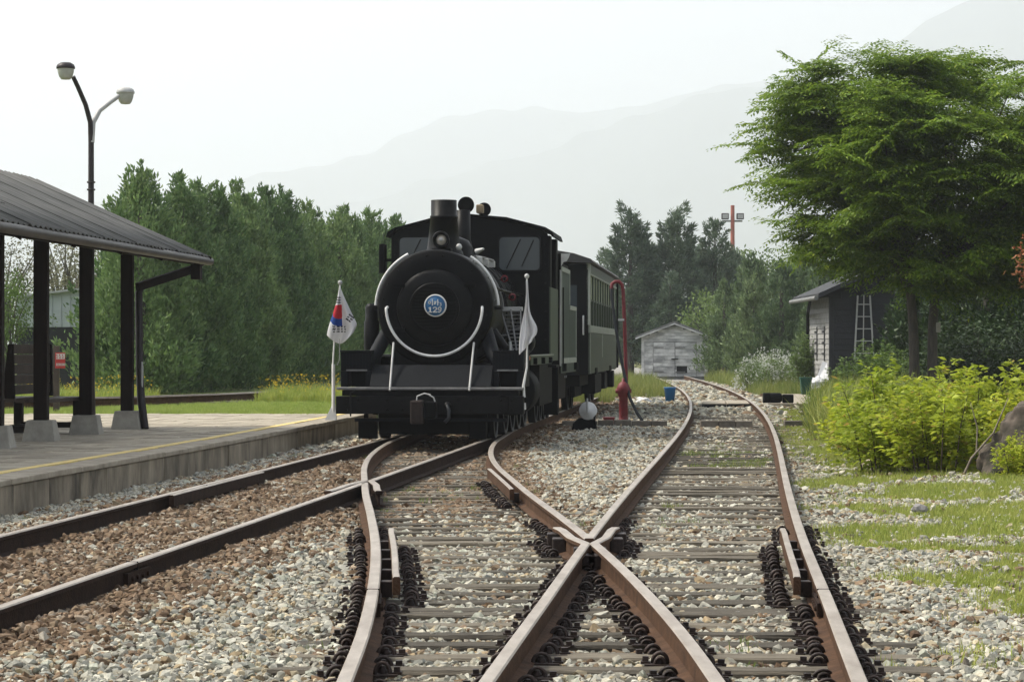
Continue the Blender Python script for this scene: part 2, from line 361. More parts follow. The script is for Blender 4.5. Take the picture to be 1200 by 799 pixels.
hill('hill', [(-700,250),(-100,250),(200,238),(311,203),(418,184),(464,161),(533,134),(587,126),(640,128),(748,127),(900,90),(1100,40),(1300,-20),(1900,-40)], 8600, 1700, 5, (.05,.07,.035), (.03,.045,.022))
hill('hill', [(-700,330),(150,300),(426,232),(548,199),(663,165),(735,140),(801,115),(893,100),(970,66),(1047,48),(1123,8),(1250,-40),(1900,-60)], 7000, 1400, 9, (.05,.07,.035), (.03,.045,.022))

# ------------------------------------------------------------------ railway
PROF = [(-.066,0),(.066,0),(.066,.012),(.012,.028),(.010,.115),(.035,.126),(.035,.150),(.028,.158),(-.028,.158),(-.035,.150),(-.035,.126),(-.010,.115),(-.012,.028),(-.066,.012)]
BAR = [(-.022,.05),(.022,.05),(.022,.150),(.016,.158),(-.016,.158),(-.022,.150)]
def rail_mesh(pts, name, parent, drop=0, PROF=PROF, tops=(6,7,8)):
    """sweep the rail section along ground points (x, d)"""
    m = MB(); n = len(PROF); V = []
    for i, (x, d) in enumerate(pts):
        a = pts[max(i-1,0)]; b = pts[min(i+1,len(pts)-1)]
        t = Vector((b[0]-a[0], b[1]-a[1])).normalized(); r = Vector((t.y, -t.x))
        for u, z in PROF: V.append((x+r.x*u, d+r.y*u, z-drop))
    for i in range(len(pts)-1):
        for k in range(n):
            top = 1 if k in tops else 0
            f = (i*n+k, i*n+(k+1)%n, (i+1)*n+(k+1)%n, (i+1)*n+k)
            m.f.append(f); m.m.append(top); m.sm.append(False)
    m.v = V
    m.f += [tuple(range(n)), tuple((len(pts)-1)*n+k for k in range(n))]; m.m += [0,0]; m.sm += [False,False]
    return m.build(name, [M_rail_old_shaded if parent is plat_t else M_rail, M_head], parent)
def pts_of(f, a, b, step=.6):
    n = max(2, int((b-a)/step)+1); return [(float(f(t)), float(t)) for t in np.linspace(a, b, n)]
plat_t = tag(empty('railway_track', (float(C_plat(20)),20,0)), 'dark rusty track running alongside the platform wall', 'railway track')
loco_t = tag(empty('railway_track', (float(C_loco(20)),20,0)), 'track curving left from the foreground crossing to under the black locomotive', 'railway track')
shed_t = tag(empty('railway_track', (float(C_shed(20)),20,0)), 'track running from foreground crossing round the bend to the white shed', 'railway track')
for t in (plat_t, loco_t, shed_t): t.location = (0,0,0)

# left rails, right rails, crossings
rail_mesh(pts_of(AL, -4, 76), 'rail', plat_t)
# crossing of platform right rail with the curved left rail: V nose on the near side
e = .035
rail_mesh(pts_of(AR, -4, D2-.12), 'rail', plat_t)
w1 = [(float(L1(t))+.115+(.015 if k == 0 else 0), float(t)) for k, t in enumerate(np.linspace(D2-1.5, D2-.35, 5))]
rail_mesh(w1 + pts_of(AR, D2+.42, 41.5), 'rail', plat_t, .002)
rail_mesh(pts_of(L1, -4, D2-.02), 'rail', loco_t)
w2 = [(float(AR(t))-.115-(.015 if k == 0 else 0), float(t)) for k, t in enumerate(np.linspace(D2-1.5, D2-.35, 5))]
rail_mesh(w2 + pts_of(L1, D2+.42, 43.5), 'rail', loco_t, .002)
# foreground crossing: V nose on the far side, wing rails on the near side
rail_mesh(pts_of(L3, D1+.0, 76), 'rail', loco_t)
rail_mesh(pts_of(L2, D1+.02, 124), 'rail', shed_t, .001)
w3 = [(float(L3(t))-.115-(.02 if k == 4 else 0), float(t)) for k, t in enumerate(np.linspace(D1+.15, D1+1.15, 5))]
rail_mesh(pts_of(L2, -4, D1-.42) + w3, 'wing_rail', shed_t)
w4 = [(float(L2(t))+.115+(.02 if k == 4 else 0), float(t)) for k, t in enumerate(np.linspace(D1+.15, D1+1.15, 5))]
rail_mesh(pts_of(L3, -4, D1-.42) + w4, 'wing_rail', loco_t)
rail_mesh(pts_of(L4, -4, 124), 'rail', shed_t)
# check rails
def check_rail(f, off, a, b, par):
    p = pts_of(f, a, b, .4); n = len(p)
    p = [(x+off*(1+(.55 if i in (0, n-1) else 0)*.1), d) for i, (x, d) in enumerate(p)]
    o = rail_mesh(p, 'check_rail', par, -.012, BAR, (2,3,4))
    for q in np.arange(a+.35, b, .8):
        m = MB(); x = float(f(q)); m.box(min(x+off*.3,x+off*.85),max(x+off*.3,x+off*.85),q-.05,q+.05,.02,.115); m.build('spacer_block', M_clip, par, .006)
check_rail(L1, .125, 15.2, 19.3, loco_t); check_rail(L4, -.125, 15.2, 19.3, shed_t)
check_rail(L3, -.125, 24.6, 28.8, loco_t); check_rail(AL, .125, 23.6, 28.0, plat_t)
# blocks of the crossing
for sx in (-1, 1):
    for q in (-.95, -.35, .55, 1.05):
        xx = D1+q; b = MB(); cx = float((L2 if (sx < 0) == (q < 0) else L3)(xx)) if q < 0 else float((L3 if sx < 0 else L2)(xx))
        off = .11*sx if q > 0 else .10*(-sx)
        b.box(cx+sx*.17-.05 if q > 0 else cx-sx*.09-.05, cx+sx*.17+.05 if q > 0 else cx-sx*.09+.05, xx-.09, xx+.09, .01, .12)
        b.build('spacer_block', M_clip, shed_t, .008)
# joint bars on two near rails
for f, d0, par in ((L1, 14.55, loco_t), (L4, 14.55, shed_t), (AR, 16.4, plat_t), (AL, 25.6, plat_t)):
    for s in (-1, 1):
        b = MB()
        p = pts_of(f, d0-.3, d0+.3, .3)
        b.bar((p[0][0]+s*.032, p[0][1], .07), (p[-1][0]+s*.032, p[-1][1], .07), .03, .075)
        for q in (-.2,-.07,.07,.2): b.lathe([(.0,.0),(.018,.0),(.018,.02),(.0,.02)], 6, 'x', (float(f(d0+q))+s*.05-.01, d0+q, .07))
        b.build('joint_bar', M_rail_old_shaded, par)
    b = MB(); x = float(f(d0)); b.box(x-.037, x+.037, d0-.006, d0+.006, .1, .1605); b.build('joint_gap', M_blackd, par)

# sleepers, each a piece of its own
def sleeper_mesh(L, seed):
    r = random.Random(seed); m = MB(); n = 8
    V = []; hw = .105
    for i in range(n+1):
        x = -L/2+L*i/n
        for (y, z) in ((-hw,-.14),(hw,-.14),(hw,-.012),(hw-.012,0),(-hw+.012,0),(-hw,-.012)):
            V.append((x+r.uniform(-.02,.02)*(i in (0,n)), y+r.uniform(-.008,.008), z+(r.uniform(-.008,.004) if z > -.1 else 0)))
    F = [(i*6+k, i*6+(k+1)%6, (i+1)*6+(k+1)%6, (i+1)*6+k) for i in range(n) for k in range(6)] + [tuple(range(6)), tuple(n*6+k for k in range(6))]
    m.add(V, F)
    o = m.build('sleeper', M_sleeper); me = o.data; bpy.data.objects.remove(o); return me
S_len = {L: [sleeper_mesh(L, i*7+int(L*10)) for i in range(4)] for L in (2.5, 3.2, 3.7)}
SL = []       # sleepers: x centre, d, half length  (used to keep stones off them)
def sleepers(par, f, d0, d1, L, step=.53, dz=0, skew=True):
    d = d0
    while d < d1:
        x = float(f(d)); s = (float(f(d+.5))-float(f(d-.5))) if skew else 0
        o = bpy.data.objects.new('sleeper', random.choice(S_len[L])); COL.objects.link(o); o.parent = par
        o.location = (x+random.uniform(-.05,.05), d+random.uniform(-.03,.03), dz+random.uniform(-.012,.006)); o.rotation_euler = (0,0,-math.atan(s)*.6+random.uniform(-.015,.015))
        SL.append((x, o.location.y, L/2)); d += step
mid = lambda d: (C_loco(d)+C_shed(d))/2
sleepers(shed_t, mid, 7.0, 15.0, 3.2, .52, skew=False); sleepers(shed_t, mid, 15.0, 21.0, 3.7, .52, skew=False)
sleepers(shed_t, C_shed, 21.2, 62, 2.5, .56); sleepers(loco_t, C_loco, 21.4, 40, 2.5, .56, -.01)
sleepers(plat_t, C_plat, 9, 38, 2.5, .6, -.03)

# spring clips with their base plates
def clip_mesh():
    m = MB()
    m.box(-.075,.085,-.07,.07,.0,.012)
    arc = [(.045*math.cos(a)-.005, -.012+.016*math.sin(a), .016+.058*math.sin(a)) for a in np.linspace(-.15, math.pi+.15, 9)]
    m.tube(arc, .0125, 6)
    arc2 = [(.03*math.cos(a)-.005, .035, .014+.036*math.sin(a)) for a in np.linspace(0, math.pi, 6)]
    m.tube(arc2, .011, 6)
    m.lathe([(.024,.01),(.024,.034),(.014,.04),(.014,.055),(.0,.056)], 6, 'z', (-.003,.012,0))
    m.box(.062,.098,-.02,.016,.008,.05); m.box(.052,.108,-.032,.028,.006,.022)
    o = m.build('rail_clip', M_clip); me = o.data; bpy.data.objects.remove(o); return me
CLIP = clip_mesh()
def clips(par, f, d0, d1, sides=(-1,1), step=.42, skip=None):
    d = d0
    while d < d1:
        for s in sides:
            if skip and skip(d, s): continue
            o = bpy.data.objects.new('rail_clip', CLIP); COL.objects.link(o); o.parent = par
            o.location = (float(f(d))+s*(.108+random.uniform(-.006,.006)), d+random.uniform(-.015,.015), random.uniform(-.012,.004))
            o.rotation_euler = (random.uniform(-.05,.05), random.uniform(-.05,.05), (0 if s > 0 else math.pi)+random.uniform(-.15,.15)); o.scale = (random.uniform(.75,.95),random.uniform(.7,1.0),random.uniform(.55,.85))
        d += step
near1 = lambda d, s: (D1-1.6 < d < D1+1.6 and s > 0)
clips(shed_t, L2, 9.4, D1-.5, skip=lambda d, s: d > D1-1.0 and s > 0)
clips(loco_t, L3, 9.4, D1-.5, skip=lambda d, s: d > D1-1.0 and s < 0)
clips(loco_t, L1, 9.4, 21.5, skip=lambda d, s: s > 0 and 15.0 < d < 19.5)
clips(shed_t, L4, 9.4, 21.5, skip=lambda d, s: s < 0 and 15.0 < d < 19.5)
clips(loco_t, lambda d: L1(d)+.115, 15.2, 19.4, (1,), .34); clips(shed_t, lambda d: L4(d)-.115, 15.2, 19.4, (-1,), .34)
clips(loco_t, lambda d: L3(d)-.09, 24.4, 29, (-1,)); clips(loco_t, lambda d: L3(d)-.14, D1+.2, D1+1.5, (-1,), .4); clips(shed_t, lambda d: L2(d)+.14, D1+.2, D1+1.5, (1,), .4); clips(loco_t, L3, D1+1.6, D1+4, (-1,)); clips(shed_t, L2, D1+1.6, D1+4, (1,))

# ------------------------------------------------------------------ scattered stones (ballast) and grass
def hidden_collection(name, objs):
    c = bpy.data.collections.new(name)
    for o in objs: c.objects.link(o)
    return c
def scatter(name, P, S, R, Cc, coll, nvar):
    me = bpy.data.meshes.new(name); n = len(P); me.vertices.add(n); me.vertices.foreach_set('co', np.ascontiguousarray(P,np.float32).ravel())
    a = me.attributes.new('rot','FLOAT_VECTOR','POINT'); a.data.foreach_set('vector', np.ascontiguousarray(R,np.float32).ravel())
    a = me.attributes.new('siz','FLOAT_VECTOR','POINT'); a.data.foreach_set('vector', np.ascontiguousarray(S,np.float32).ravel())
    a = me.attributes.new('pick','INT','POINT'); a.data.foreach_set('value', RNG.integers(0,nvar,n).astype(np.int32))
    a = me.attributes.new('col','FLOAT_COLOR','POINT'); a.data.foreach_set('color', np.concatenate([Cc,np.ones((n,1))],1).astype(np.float32).ravel())
    o = bpy.data.objects.new(name, me); COL.objects.link(o)
    ng = bpy.data.node_groups.new(name+'_scatter','GeometryNodeTree'); N = ng.nodes; l = ng.links
    ng.interface.new_socket('Geometry', in_out='INPUT', socket_type='NodeSocketGeometry'); ng.interface.new_socket('Geometry', in_out='OUTPUT', socket_type='NodeSocketGeometry')
    gi = N.new('NodeGroupInput'); go = N.new('NodeGroupOutput'); ip = N.new('GeometryNodeInstanceOnPoints'); ci = N.new('GeometryNodeCollectionInfo')
    ci.inputs['Collection'].default_value = coll; ci.inputs['Separate Children'].default_value = True; ci.inputs['Reset Children'].default_value = True
    def na(nm, ty): q = N.new('GeometryNodeInputNamedAttribute'); q.data_type = ty; q.inputs['Name'].default_value = nm; return q.outputs['Attribute']
    er = N.new('FunctionNodeEulerToRotation'); l.new(na('rot','FLOAT_VECTOR'), er.inputs[0])
    l.new(gi.outputs[0], ip.inputs['Points']); l.new(ci.outputs[0], ip.inputs['Instance']); ip.inputs['Pick Instance'].default_value = True
    l.new(na('pick','INT'), ip.inputs['Instance Index']); l.new(er.outputs[0], ip.inputs['Rotation']); l.new(na('siz','FLOAT_VECTOR'), ip.inputs['Scale'])
    l.new(ip.outputs[0], go.inputs[0])
    md = o.modifiers.new('scatter','NODES'); md.node_group = ng
    return o
M_stone = instmat('ballast_stone', .85)
stones = []
for k in range(9):
    r = random.Random(100+k); bm = bmesh.new()
    for _ in range(13):
        q = Vector((r.gauss(0,1), r.gauss(0,1), r.gauss(0,1))).normalized()*r.uniform(.82,1.0)
        bm.verts.new((q.x*.5*r.uniform(.9,1.25), q.y*.42, q.z*.33))
    g = bmesh.ops.convex_hull(bm, input=bm.verts); bmesh.ops.delete(bm, geom=[x for x in g['geom_interior'] if isinstance(x, bmesh.types.BMVert)], context='VERTS')
    me = bpy.data.meshes.new('stone'); bm.to_mesh(me); bm.free(); me.materials.append(M_stone); stones.append(bpy.data.objects.new('stone', me))
C_st = hidden_collection('stone_variants', stones)

def grid_pts(d0, d1, cell, xl, xr):
    P = []
    d = d0
    while d < d1:
        a, b = xl(d), xr(d); n = int((b-a)/cell)
        if n > 0: P.append(np.stack([a+(np.arange(n)+RNG.random(n)*1.1)*cell, d+RNG.random(n)*cell*1.1], -1))
        d += cell
    return np.concatenate(P)
fl = lambda d: max(-.215*d-1.3, float(X_edge(d))+.03); frr = lambda d: .215*d+1.3
PP = [(grid_pts(8.6,15,.037,fl,frr), .036), (grid_pts(15,23,.039,fl,frr), .037), (grid_pts(23,36,.047,fl,frr), .043), (grid_pts(36,58,.068,fl,frr), .058), (grid_pts(58,112,.15,lambda d: max(0.0, float(C_shed(d))-4), lambda d: float(C_shed(d))+2.2), .11)]
pos = []; siz = []
sl = np.array(SL)
for p, s in PP:
    x, d = p[:,0], p[:,1]; keep = np.ones(len(p), bool)
    # thin out towards the grassy verge
    vg = verge(d)+((vnoise(x,d,.9,11)-.5)*1.6+(vnoise(x,d,.3,12)-.5)*.5)*np.interp(d,[0,26,36,60],[1,1,.45,.5])
    keep &= (x < vg+.1) | (RNG.random(len(p)) < .10*np.exp(-np.clip(x-vg,0,9)))
    keep |= (x < verge(d)+1.9) & (x > vg) & (d < 31) & (vnoise(x,d,.75,71) > .66) & (RNG.random(len(p)) < .75)
    # partly off the sleepers
    on = np.zeros(len(p), bool)
    order = np.argsort(d)
    for sx, sd, hl in SL:
        i0, i1 = np.searchsorted(d[order], [sd-.085, sd+.085]); ii = order[i0:i1]
        on[ii] |= np.abs(x[ii]-sx) < hl-.05
    den = np.where(np.abs(x-C_plat(d)) < 1.2, .45, np.where(d < 24, .24, .15))*np.clip((vnoise(x,d,.75,21)+.5*vnoise(x,d,.2,22)-.50)*3.2, 0.12, 2.6)
    keep &= ~on | (RNG.random(len(p)) < den)
    for fL in (L1, L2, L3, L4, AL, AR):
        lim = .072 if fL in (AL, AR) else np.where((d < 21.6) & (RNG.random(len(d)) < .8), .125, .072)
        lo = (d < D2) if fL is L1 else np.ones(len(d), bool)
        keep &= (np.abs(x-fL(d)) > lim)
    p = p[keep]; n = len(p); pos.append(p); siz.append(s*np.clip(RNG.lognormal(.12,.33,n),.5,2.3))
pos = np.concatenate(pos); siz = np.concatenate(siz); n = len(pos); x, d = pos[:,0], pos[:,1]
bed = (vnoise(x,d,.5,31)-.5)*.035
z = ground_z(x,d)+.028+bed+RNG.random(n)*.018+np.where((d < 62) & ((np.abs(x-C_shed(d)) < .74) | (np.abs(x-C_loco(d)) < .74)), np.interp(d,[0,21,24,60],[-.021,-.021,-.032,-.034]), np.where(np.abs(x-C_plat(d)) < .72, -.016, 0))
z += .052*np.clip((1.75-np.abs(x-C_plat(d)))/.5, 0, 1)*np.clip((C_loco(d)-G-.12-x)/.25, 0, 1)*np.clip((40-d)/8, 0, 1)*np.where(np.abs(np.abs(x-C_plat(d))-G) < .10, .6, 1)
pal = np.array([(.45,.44,.40),(.38,.38,.36),(.52,.50,.44),(.29,.30,.29),(.44,.385,.29),(.35,.275,.185),(.22,.145,.09),(.47,.47,.44),(.39,.41,.37),(.15,.13,.115)])
pr = np.array([.19,.16,.14,.09,.11,.07,.035,.10,.08,.025]); pr /= pr.sum()
col = pal[RNG.choice(10,n,p=pr)]*(.65+.7*RNG.random((n,1)))*.80*np.array([1.0,.97,.86])
palr = np.array([(.20,.130,.075),(.27,.185,.115),(.13,.082,.048),(.32,.25,.175),(.23,.165,.10),(.38,.34,.27)])
colr = palr[RNG.choice(6,n,p=[.27,.2,.18,.13,.15,.07])]*(.8+.4*RNG.random((n,1)))*.78
rm = rustmask(x,d)*.95+.02+(vnoise(x,d,.6,41)-.5)*.55
near_rail = np.exp(-np.min([np.abs(x-g(d)) for g in (L1,L2,L3,L4,AR)],0)/.12)*.35
col = np.where((RNG.random(n) < rm+near_rail)[:,None], colr, col)
S3 = siz[:,None]*np.stack([.8+.5*RNG.random(n), .8+.5*RNG.random(n), .8+.45*RNG.random(n)],-1)*1.25
o = scatter('ballast_gravel', np.stack([x,d,z],-1), S3, np.stack([RNG.normal(0,.45,n),RNG.normal(0,.45,n),RNG.random(n)*6.28],-1), col, C_st, 9)
tag(o, 'grey and rust brown ballast stones between and beside the tracks', 'gravel', kind='stuff')
print('stones', n)

# grass tufts
M_grass = instmat('grass_blade', .6, .35, .2)
def tuft(seed, nb, h, spread, wd):
    r = random.Random(seed); m = MB()
    for _ in range(nb):
        a = r.random()*6.28; rr = spread*math.sqrt(r.random()); x, y = rr*math.cos(a), rr*math.sin(a); hh = h*r.uniform(.45,1.1); b = r.random()*6.28; ln = r.uniform(.1,.6)*hh
        dx, dy = math.cos(b)*ln, math.sin(b)*ln; px, py = -math.sin(b)*wd, math.cos(b)*wd
        m.add([(x-px,y-py,0),(x+px,y+py,0),(x+dx*.35+px*.8,y+dy*.35+py*.8,hh*.6),(x+dx*.35-px*.8,y+dy*.35-py*.8,hh*.6),(x+dx,y+dy,hh)], [(0,1,2,3),(3,2,4)])
    o = m.build('tuft', M_grass, fixn=False); COL.objects.unlink(o); return o
C_gr = hidden_collection('grass_variants', [tuft(i, 14, .085, .075, .0035) for i in range(6)])
C_tall = hidden_collection('tall_grass_variants', [tuft(20+i, 16, .42, .12, .006) for i in range(6)])
def grass_cols(n, a, b): 
    t = RNG.random((n,1)); return np.array(a)*(1-t)+np.array(b)*t
def grass(name, P, zf, sc, ca_, cb_, coll, label, tilt=.15, nv=6):
    n = len(P); z = zf(P[:,0],P[:,1]); s = sc*(.55+.9*RNG.random(n))
    o = scatter(name, np.stack([P[:,0],P[:,1],z],-1), np.stack([s*(.9+.3*RNG.random(n)),s,s*(.7+.6*RNG.random(n))],-1), np.stack([RNG.normal(0,tilt,n),RNG.normal(0,tilt,n),RNG.random(n)*6.28],-1), grass_cols(n,ca_,cb_), coll, nv)
    tag(o, label, 'grass', kind='stuff'); return o
p = grid_pts(9, 30, .055, lambda d: float(verge(d))-.9, lambda d: .215*d+2.2); p2 = grid_pts(30, 75, .095, lambda d: float(verge(d))-1.0, lambda d: min(.215*d+2.2, verge(d)+6.5))
p = np.concatenate([p,p2]); x, d = p[:,0], p[:,1]
vg = verge(d)+((vnoise(x,d,.9,11)-.5)*1.6+(vnoise(x,d,.3,12)-.5)*.5)*np.interp(d,[0,26,36,60],[1,1,.45,.5])
k = (x > vg-.15) & (x > L4(d)+.12) & (RNG.random(len(p)) < np.clip(.45+(x-vg)*1.0+ (vnoise(x,d,.5,51)-.5)*1.2, 0, .97)*np.where((d < 31) & (x < verge(d)+1.9) & (vnoise(x,d,.75,71) > .66), .25, 1)) & ~((d > 64) & (d < 81) & (x < 8.4))
grass('verge_grass', p[k], ground_z, .80, (.24,.31,.05), (.42,.43,.11), C_gr, 'short yellow green grass on the verge right of the tracks')
# sparse tufts in the ballast
p = grid_pts(12, 50, .30, lambda d: -.215*d, lambda d: float(verge(d))); k = (vnoise(p[:,0],p[:,1],1.3,61) > .80) & (RNG.random(len(p)) < .8) & (p[:,0] > X_edge(p[:,1])+.1)
strip = grid_pts(33, 38, .10, lambda d: 2.3, lambda d: 4.0); strip = strip[(vnoise(strip[:,0],strip[:,1],.6,62) > .52)]
extra = np.array([(-4.36,22.9),(-4.33,23.0),(-4.40,22.8),(-1.95,25.2),(-1.9,25.3),(-2.2,23.0),(-1.2,24.2),(1.55,24.6),(1.6,24.7),(1.5,24.65),(-3.0,36),(-2.95,36.2),(-3.05,36.1)]); p = np.concatenate([p[k], strip, np.repeat(extra,3,0)+RNG.normal(0,.03,(39,2))]); k = np.min([np.abs(p[:,0]-g(p[:,1])) for g in (L1,L2,L3,L4,AL,AR)],0) > .1
grass('ballast_weeds', p[k], lambda x, d: ground_z(x,d)+.02, .62, (.13,.20,.04), (.24,.27,.07), C_gr, 'sparse green weeds poking through the ballast')
# lawn behind the platform
p = grid_pts(45.5, 68, .095, lambda d: -.2*d-.5, lambda d: float(X_edge(d))-.45); k = RNG.random(len(p)) < .85
k &= ~((p[:,1] < 47.5) & (p[:,0] < -4.3-1.2*(p[:,1]-46)))
grass('lawn_grass', p[k], lambda x, d: np.full(len(x),.275), .75, (.25,.34,.06), (.36,.42,.10), C_gr, 'bright green mown lawn beyond the platform')

# ------------------------------------------------------------------ platform
def along(dx_, d):      # point beside the platform edge
    return float(X_edge(d))+dx_
pf = empty('platform', (0,0,0)); struct(pf, 'low concrete platform with paved top beside the track')
d = 15.0; k = 0
while d < 47.5:
    L = random.Random(k+5).uniform(.95,1.5); L = min(L, 47.6-d); r = random.Random(k)
    a, b = d+.006, d+L-.006; m = MB(); ox = r.uniform(-.012,.012)
    m.prism([(along(ox,a),a),(along(ox,b),b),(along(-.30,b),b),(along(-.30,a),a)], 'z', -.16, .27+r.uniform(-.006,.004))
    m.build('edge_block', M_concrete, pf, .012); d += L; k += 1
m = MB(); ds = np.linspace(15,47.6,40)
def strip(m, o0, o1, z0, z1, ds):
    for a, b in zip(ds[:-1], ds[1:]):
        m.prism([(along(o0,a),a),(along(o0,b),b),(along(o1,b),b),(along(o1,a),a)], 'z', z0, z1)
d = 15.0; k = 0
while d < 47.5:
    b = min(d+1.2, 47.6); mm = MB(); strip(mm, .025, -.345, .272, .33+.004*((k*7)%3-1), np.linspace(d+.004, b-.004, 3)); mm.build('coping_slab', M_coping, pf, .01); d += 1.2; k += 1
m = MB(); strip(m, -.35, -.475, .30, .336, ds); m.build('yellow_line', M_yellow, pf)
m = MB(); strip(m, -.48, -6.2, .10, .305, np.linspace(15,46.5,30)); m.build('paving_bed', M_coping, pf)
# paving slabs
pv_me = MB().box(-.195,.195,-.195,.195,-.03,.03).build('paver', M_paver, None, 0); pvm = pv_me.data; bpy.data.objects.remove(pv_me)
cand = []
for i in range(80):
    d = 16+.4*i
    if d > 46.3: break
    for j in range(15):
        x = along(-.48-.2-.4*j, d)
        if x < -.205*d-1.2: continue
        cand.append((x, d))
cand.sort(key=lambda q: abs(q[1]-27)+(8 if q[0] < -.2*q[1] else 0))
rest = MB()
for q, (x, d) in enumerate(cand):
    rz = -math.atan(float(X_edge(d+.5)-X_edge(d-.5))); zz = .305+random.uniform(-.004,.004)
    if q < 300:
        o = bpy.data.objects.new('paver', pvm); COL.objects.link(o); o.parent = pf; o.location = (x,d,zz); o.rotation_euler = (0,0,rz)
    else:
        Mx = Matrix.Translation((x,d,zz)) @ Matrix.Rotation(rz,4,'Z'); rest.box(-.195,.195,-.195,.195,-.03,.03,0,Mx)
o = rest.build('far_pavers', M_paver, pf); o['kind'] = 'stuff'

# ------------------------------------------------------------------ steam locomotive
TH = math.atan(.0845)
def on_axis(d): return (.0845*d-4.375, d, 0)
loco = tag(empty('steam_locomotive', on_axis(37.5), -TH), 'black steam locomotive with round smokebox front and blue number plate', 'locomotive')
BZ = 2.12
def P(m, name, mt, bevel=0, parent=None): return m.build(name, mt, parent or loco, bevel)
# boiler and smokebox
P(MB().lathe([(.86,.70),(.875,.74),(.875,2.2),(.85,2.22),(.85,6.0)], 56, 'y', (0,0,BZ)), 'boiler', M_black)
for y in (2.2, 3.2, 4.2, 5.2): P(MB().lathe([(.855,y-.03),(.866,y-.03),(.866,y+.03),(.855,y+.03)], 48, 'y', (0,0,BZ)), 'boiler_band', M_greyedge if y == 2.2 else M_black)
ft = P(MB().lathe([(.0,.66),(.70,.66),(.84,.675),(.868,.70),(.0,.705)], 56, 'y', (0,0,BZ)), 'smokebox_front', M_blackd)
dr = P(MB().lathe([(.0,.60),(.34,.60),(.50,.612),(.56,.64),(.575,.662),(.0,.668)], 56, 'y', (0,0,BZ)), 'smokebox_door', M_black)
for i in range(13):
    z = -.30+.05*i; hw = math.sqrt(max(.335**2-z*z, .0)); 
    if hw > .08: P(MB().box(-hw,hw,.555,.597,BZ+z-.013,BZ+z+.013), 'grille_slat', M_blackd, .004, dr)
P(MB().lathe([(.335,.56),(.36,.55),(.375,.56),(.375,.60),(.335,.60)], 48, 'y', (0,0,BZ)), 'grille_ring', M_black, 0, dr)
for s in (-1,1):
    for zz in (.33,-.33): P(MB().box(s*.45 if s > 0 else -.62, .62 if s > 0 else -.45, .60,.645, BZ+zz-.03, BZ+zz+.03), 'door_clamp', M_blackd, .006, dr)
for k in range(20):
    a = 2*math.pi*(k+.5)/20; P(MB().lathe([(.0,-.02),(.014,-.014),(.016,0)], 8, 'y', (.785*math.cos(a),.668,BZ+.785*math.sin(a))), 'rivet', M_blackd, 0, ft)
# number plate
pl = P(MB().lathe([(.0,.500),(.150,.500),(.152,.545),(.0,.545)], 40, 'y', (.025,0,BZ+.03)), 'number_plate', M_plateblue)
P(MB().lathe([(.150,.496),(.166,.496),(.168,.545),(.150,.545)], 40, 'y', (.025,0,BZ+.03)), 'plate_rim', M_white, 0, pl)
def stroke(m, pts, t, y0=.490, y1=.500, ox=.025, oz=BZ+.03):
    for a, b in zip(pts[:-1], pts[1:]):
        dx_, dz = b[0]-a[0], b[1]-a[1]; L = math.hypot(dx_,dz) or 1; nx, nz = -dz/L*t/2, dx_/L*t/2; ex, ez = dx_/L*t*.25, dz/L*t*.25
        m.prism([(ox+a[0]+nx-ex,oz+a[1]+nz-ez),(ox+a[0]-nx-ex,oz+a[1]-nz-ez),(ox+b[0]-nx+ex,oz+b[1]-nz+ez),(ox+b[0]+nx+ex,oz+b[1]+nz+ez)], 'y', y0, y1)
def arc(cx, cz, r, a0, a1, n=14, rz=None): return [(cx+r*math.cos(math.radians(a0+(a1-a0)*i/n)), cz+(rz or r)*math.sin(math.radians(a0+(a1-a0)*i/n))) for i in range(n+1)]
m = MB(); stroke(m, arc(-.085,.045,.017,0,360), .013); P(m, 'plate_letter', M_white, 0, pl)
m = MB(); stroke(m, [(-.042,.09),(-.042,.005)], .013); P(m, 'plate_letter', M_white, 0, pl)
m = MB(); stroke(m, [(-.018,.058),(.012,.058)], .012); stroke(m, [(.012,.062),(-.002,.025),(-.018,.022)], .014); stroke(m, [(-.018,.038),(.004,.044)], .010); P(m, 'plate_letter', M_white, 0, pl)
m = MB(); stroke(m, [(.038,.09),(.038,.005)], .013); stroke(m, [(.038,.048),(.055,.048)], .011); P(m, 'plate_letter', M_white, 0, pl)
m = MB(); stroke(m, arc(.077,.030,.011,140,-90,8), .009); stroke(m, arc(.077,.009,.012,90,-140,8), .009); P(m, 'plate_letter', M_white, 0, pl)
m = MB(); stroke(m, [(-.075,-.028),(-.075,-.098)], .022); stroke(m, [(-.095,-.040),(-.075,-.028)], .014); stroke(m, [(-.100,-.098),(-.050,-.098)], .013); P(m, 'plate_digit', M_white, 0, pl)
m = MB(); stroke(m, arc(-.005,-.046,.024,170,-30,10,.021), .016); stroke(m, [(.016,-.058),(-.030,-.096)], .015); stroke(m, [(-.034,-.096),(.026,-.096)], .015); P(m, 'plate_digit', M_white, 0, pl)
m = MB(); stroke(m, arc(.066,-.047,.022,0,360,14,.020), .016); stroke(m, [(.088,-.047),(.082,-.080),(.062,-.098),(.042,-.092)], .016); P(m, 'plate_digit', M_white, 0, pl)
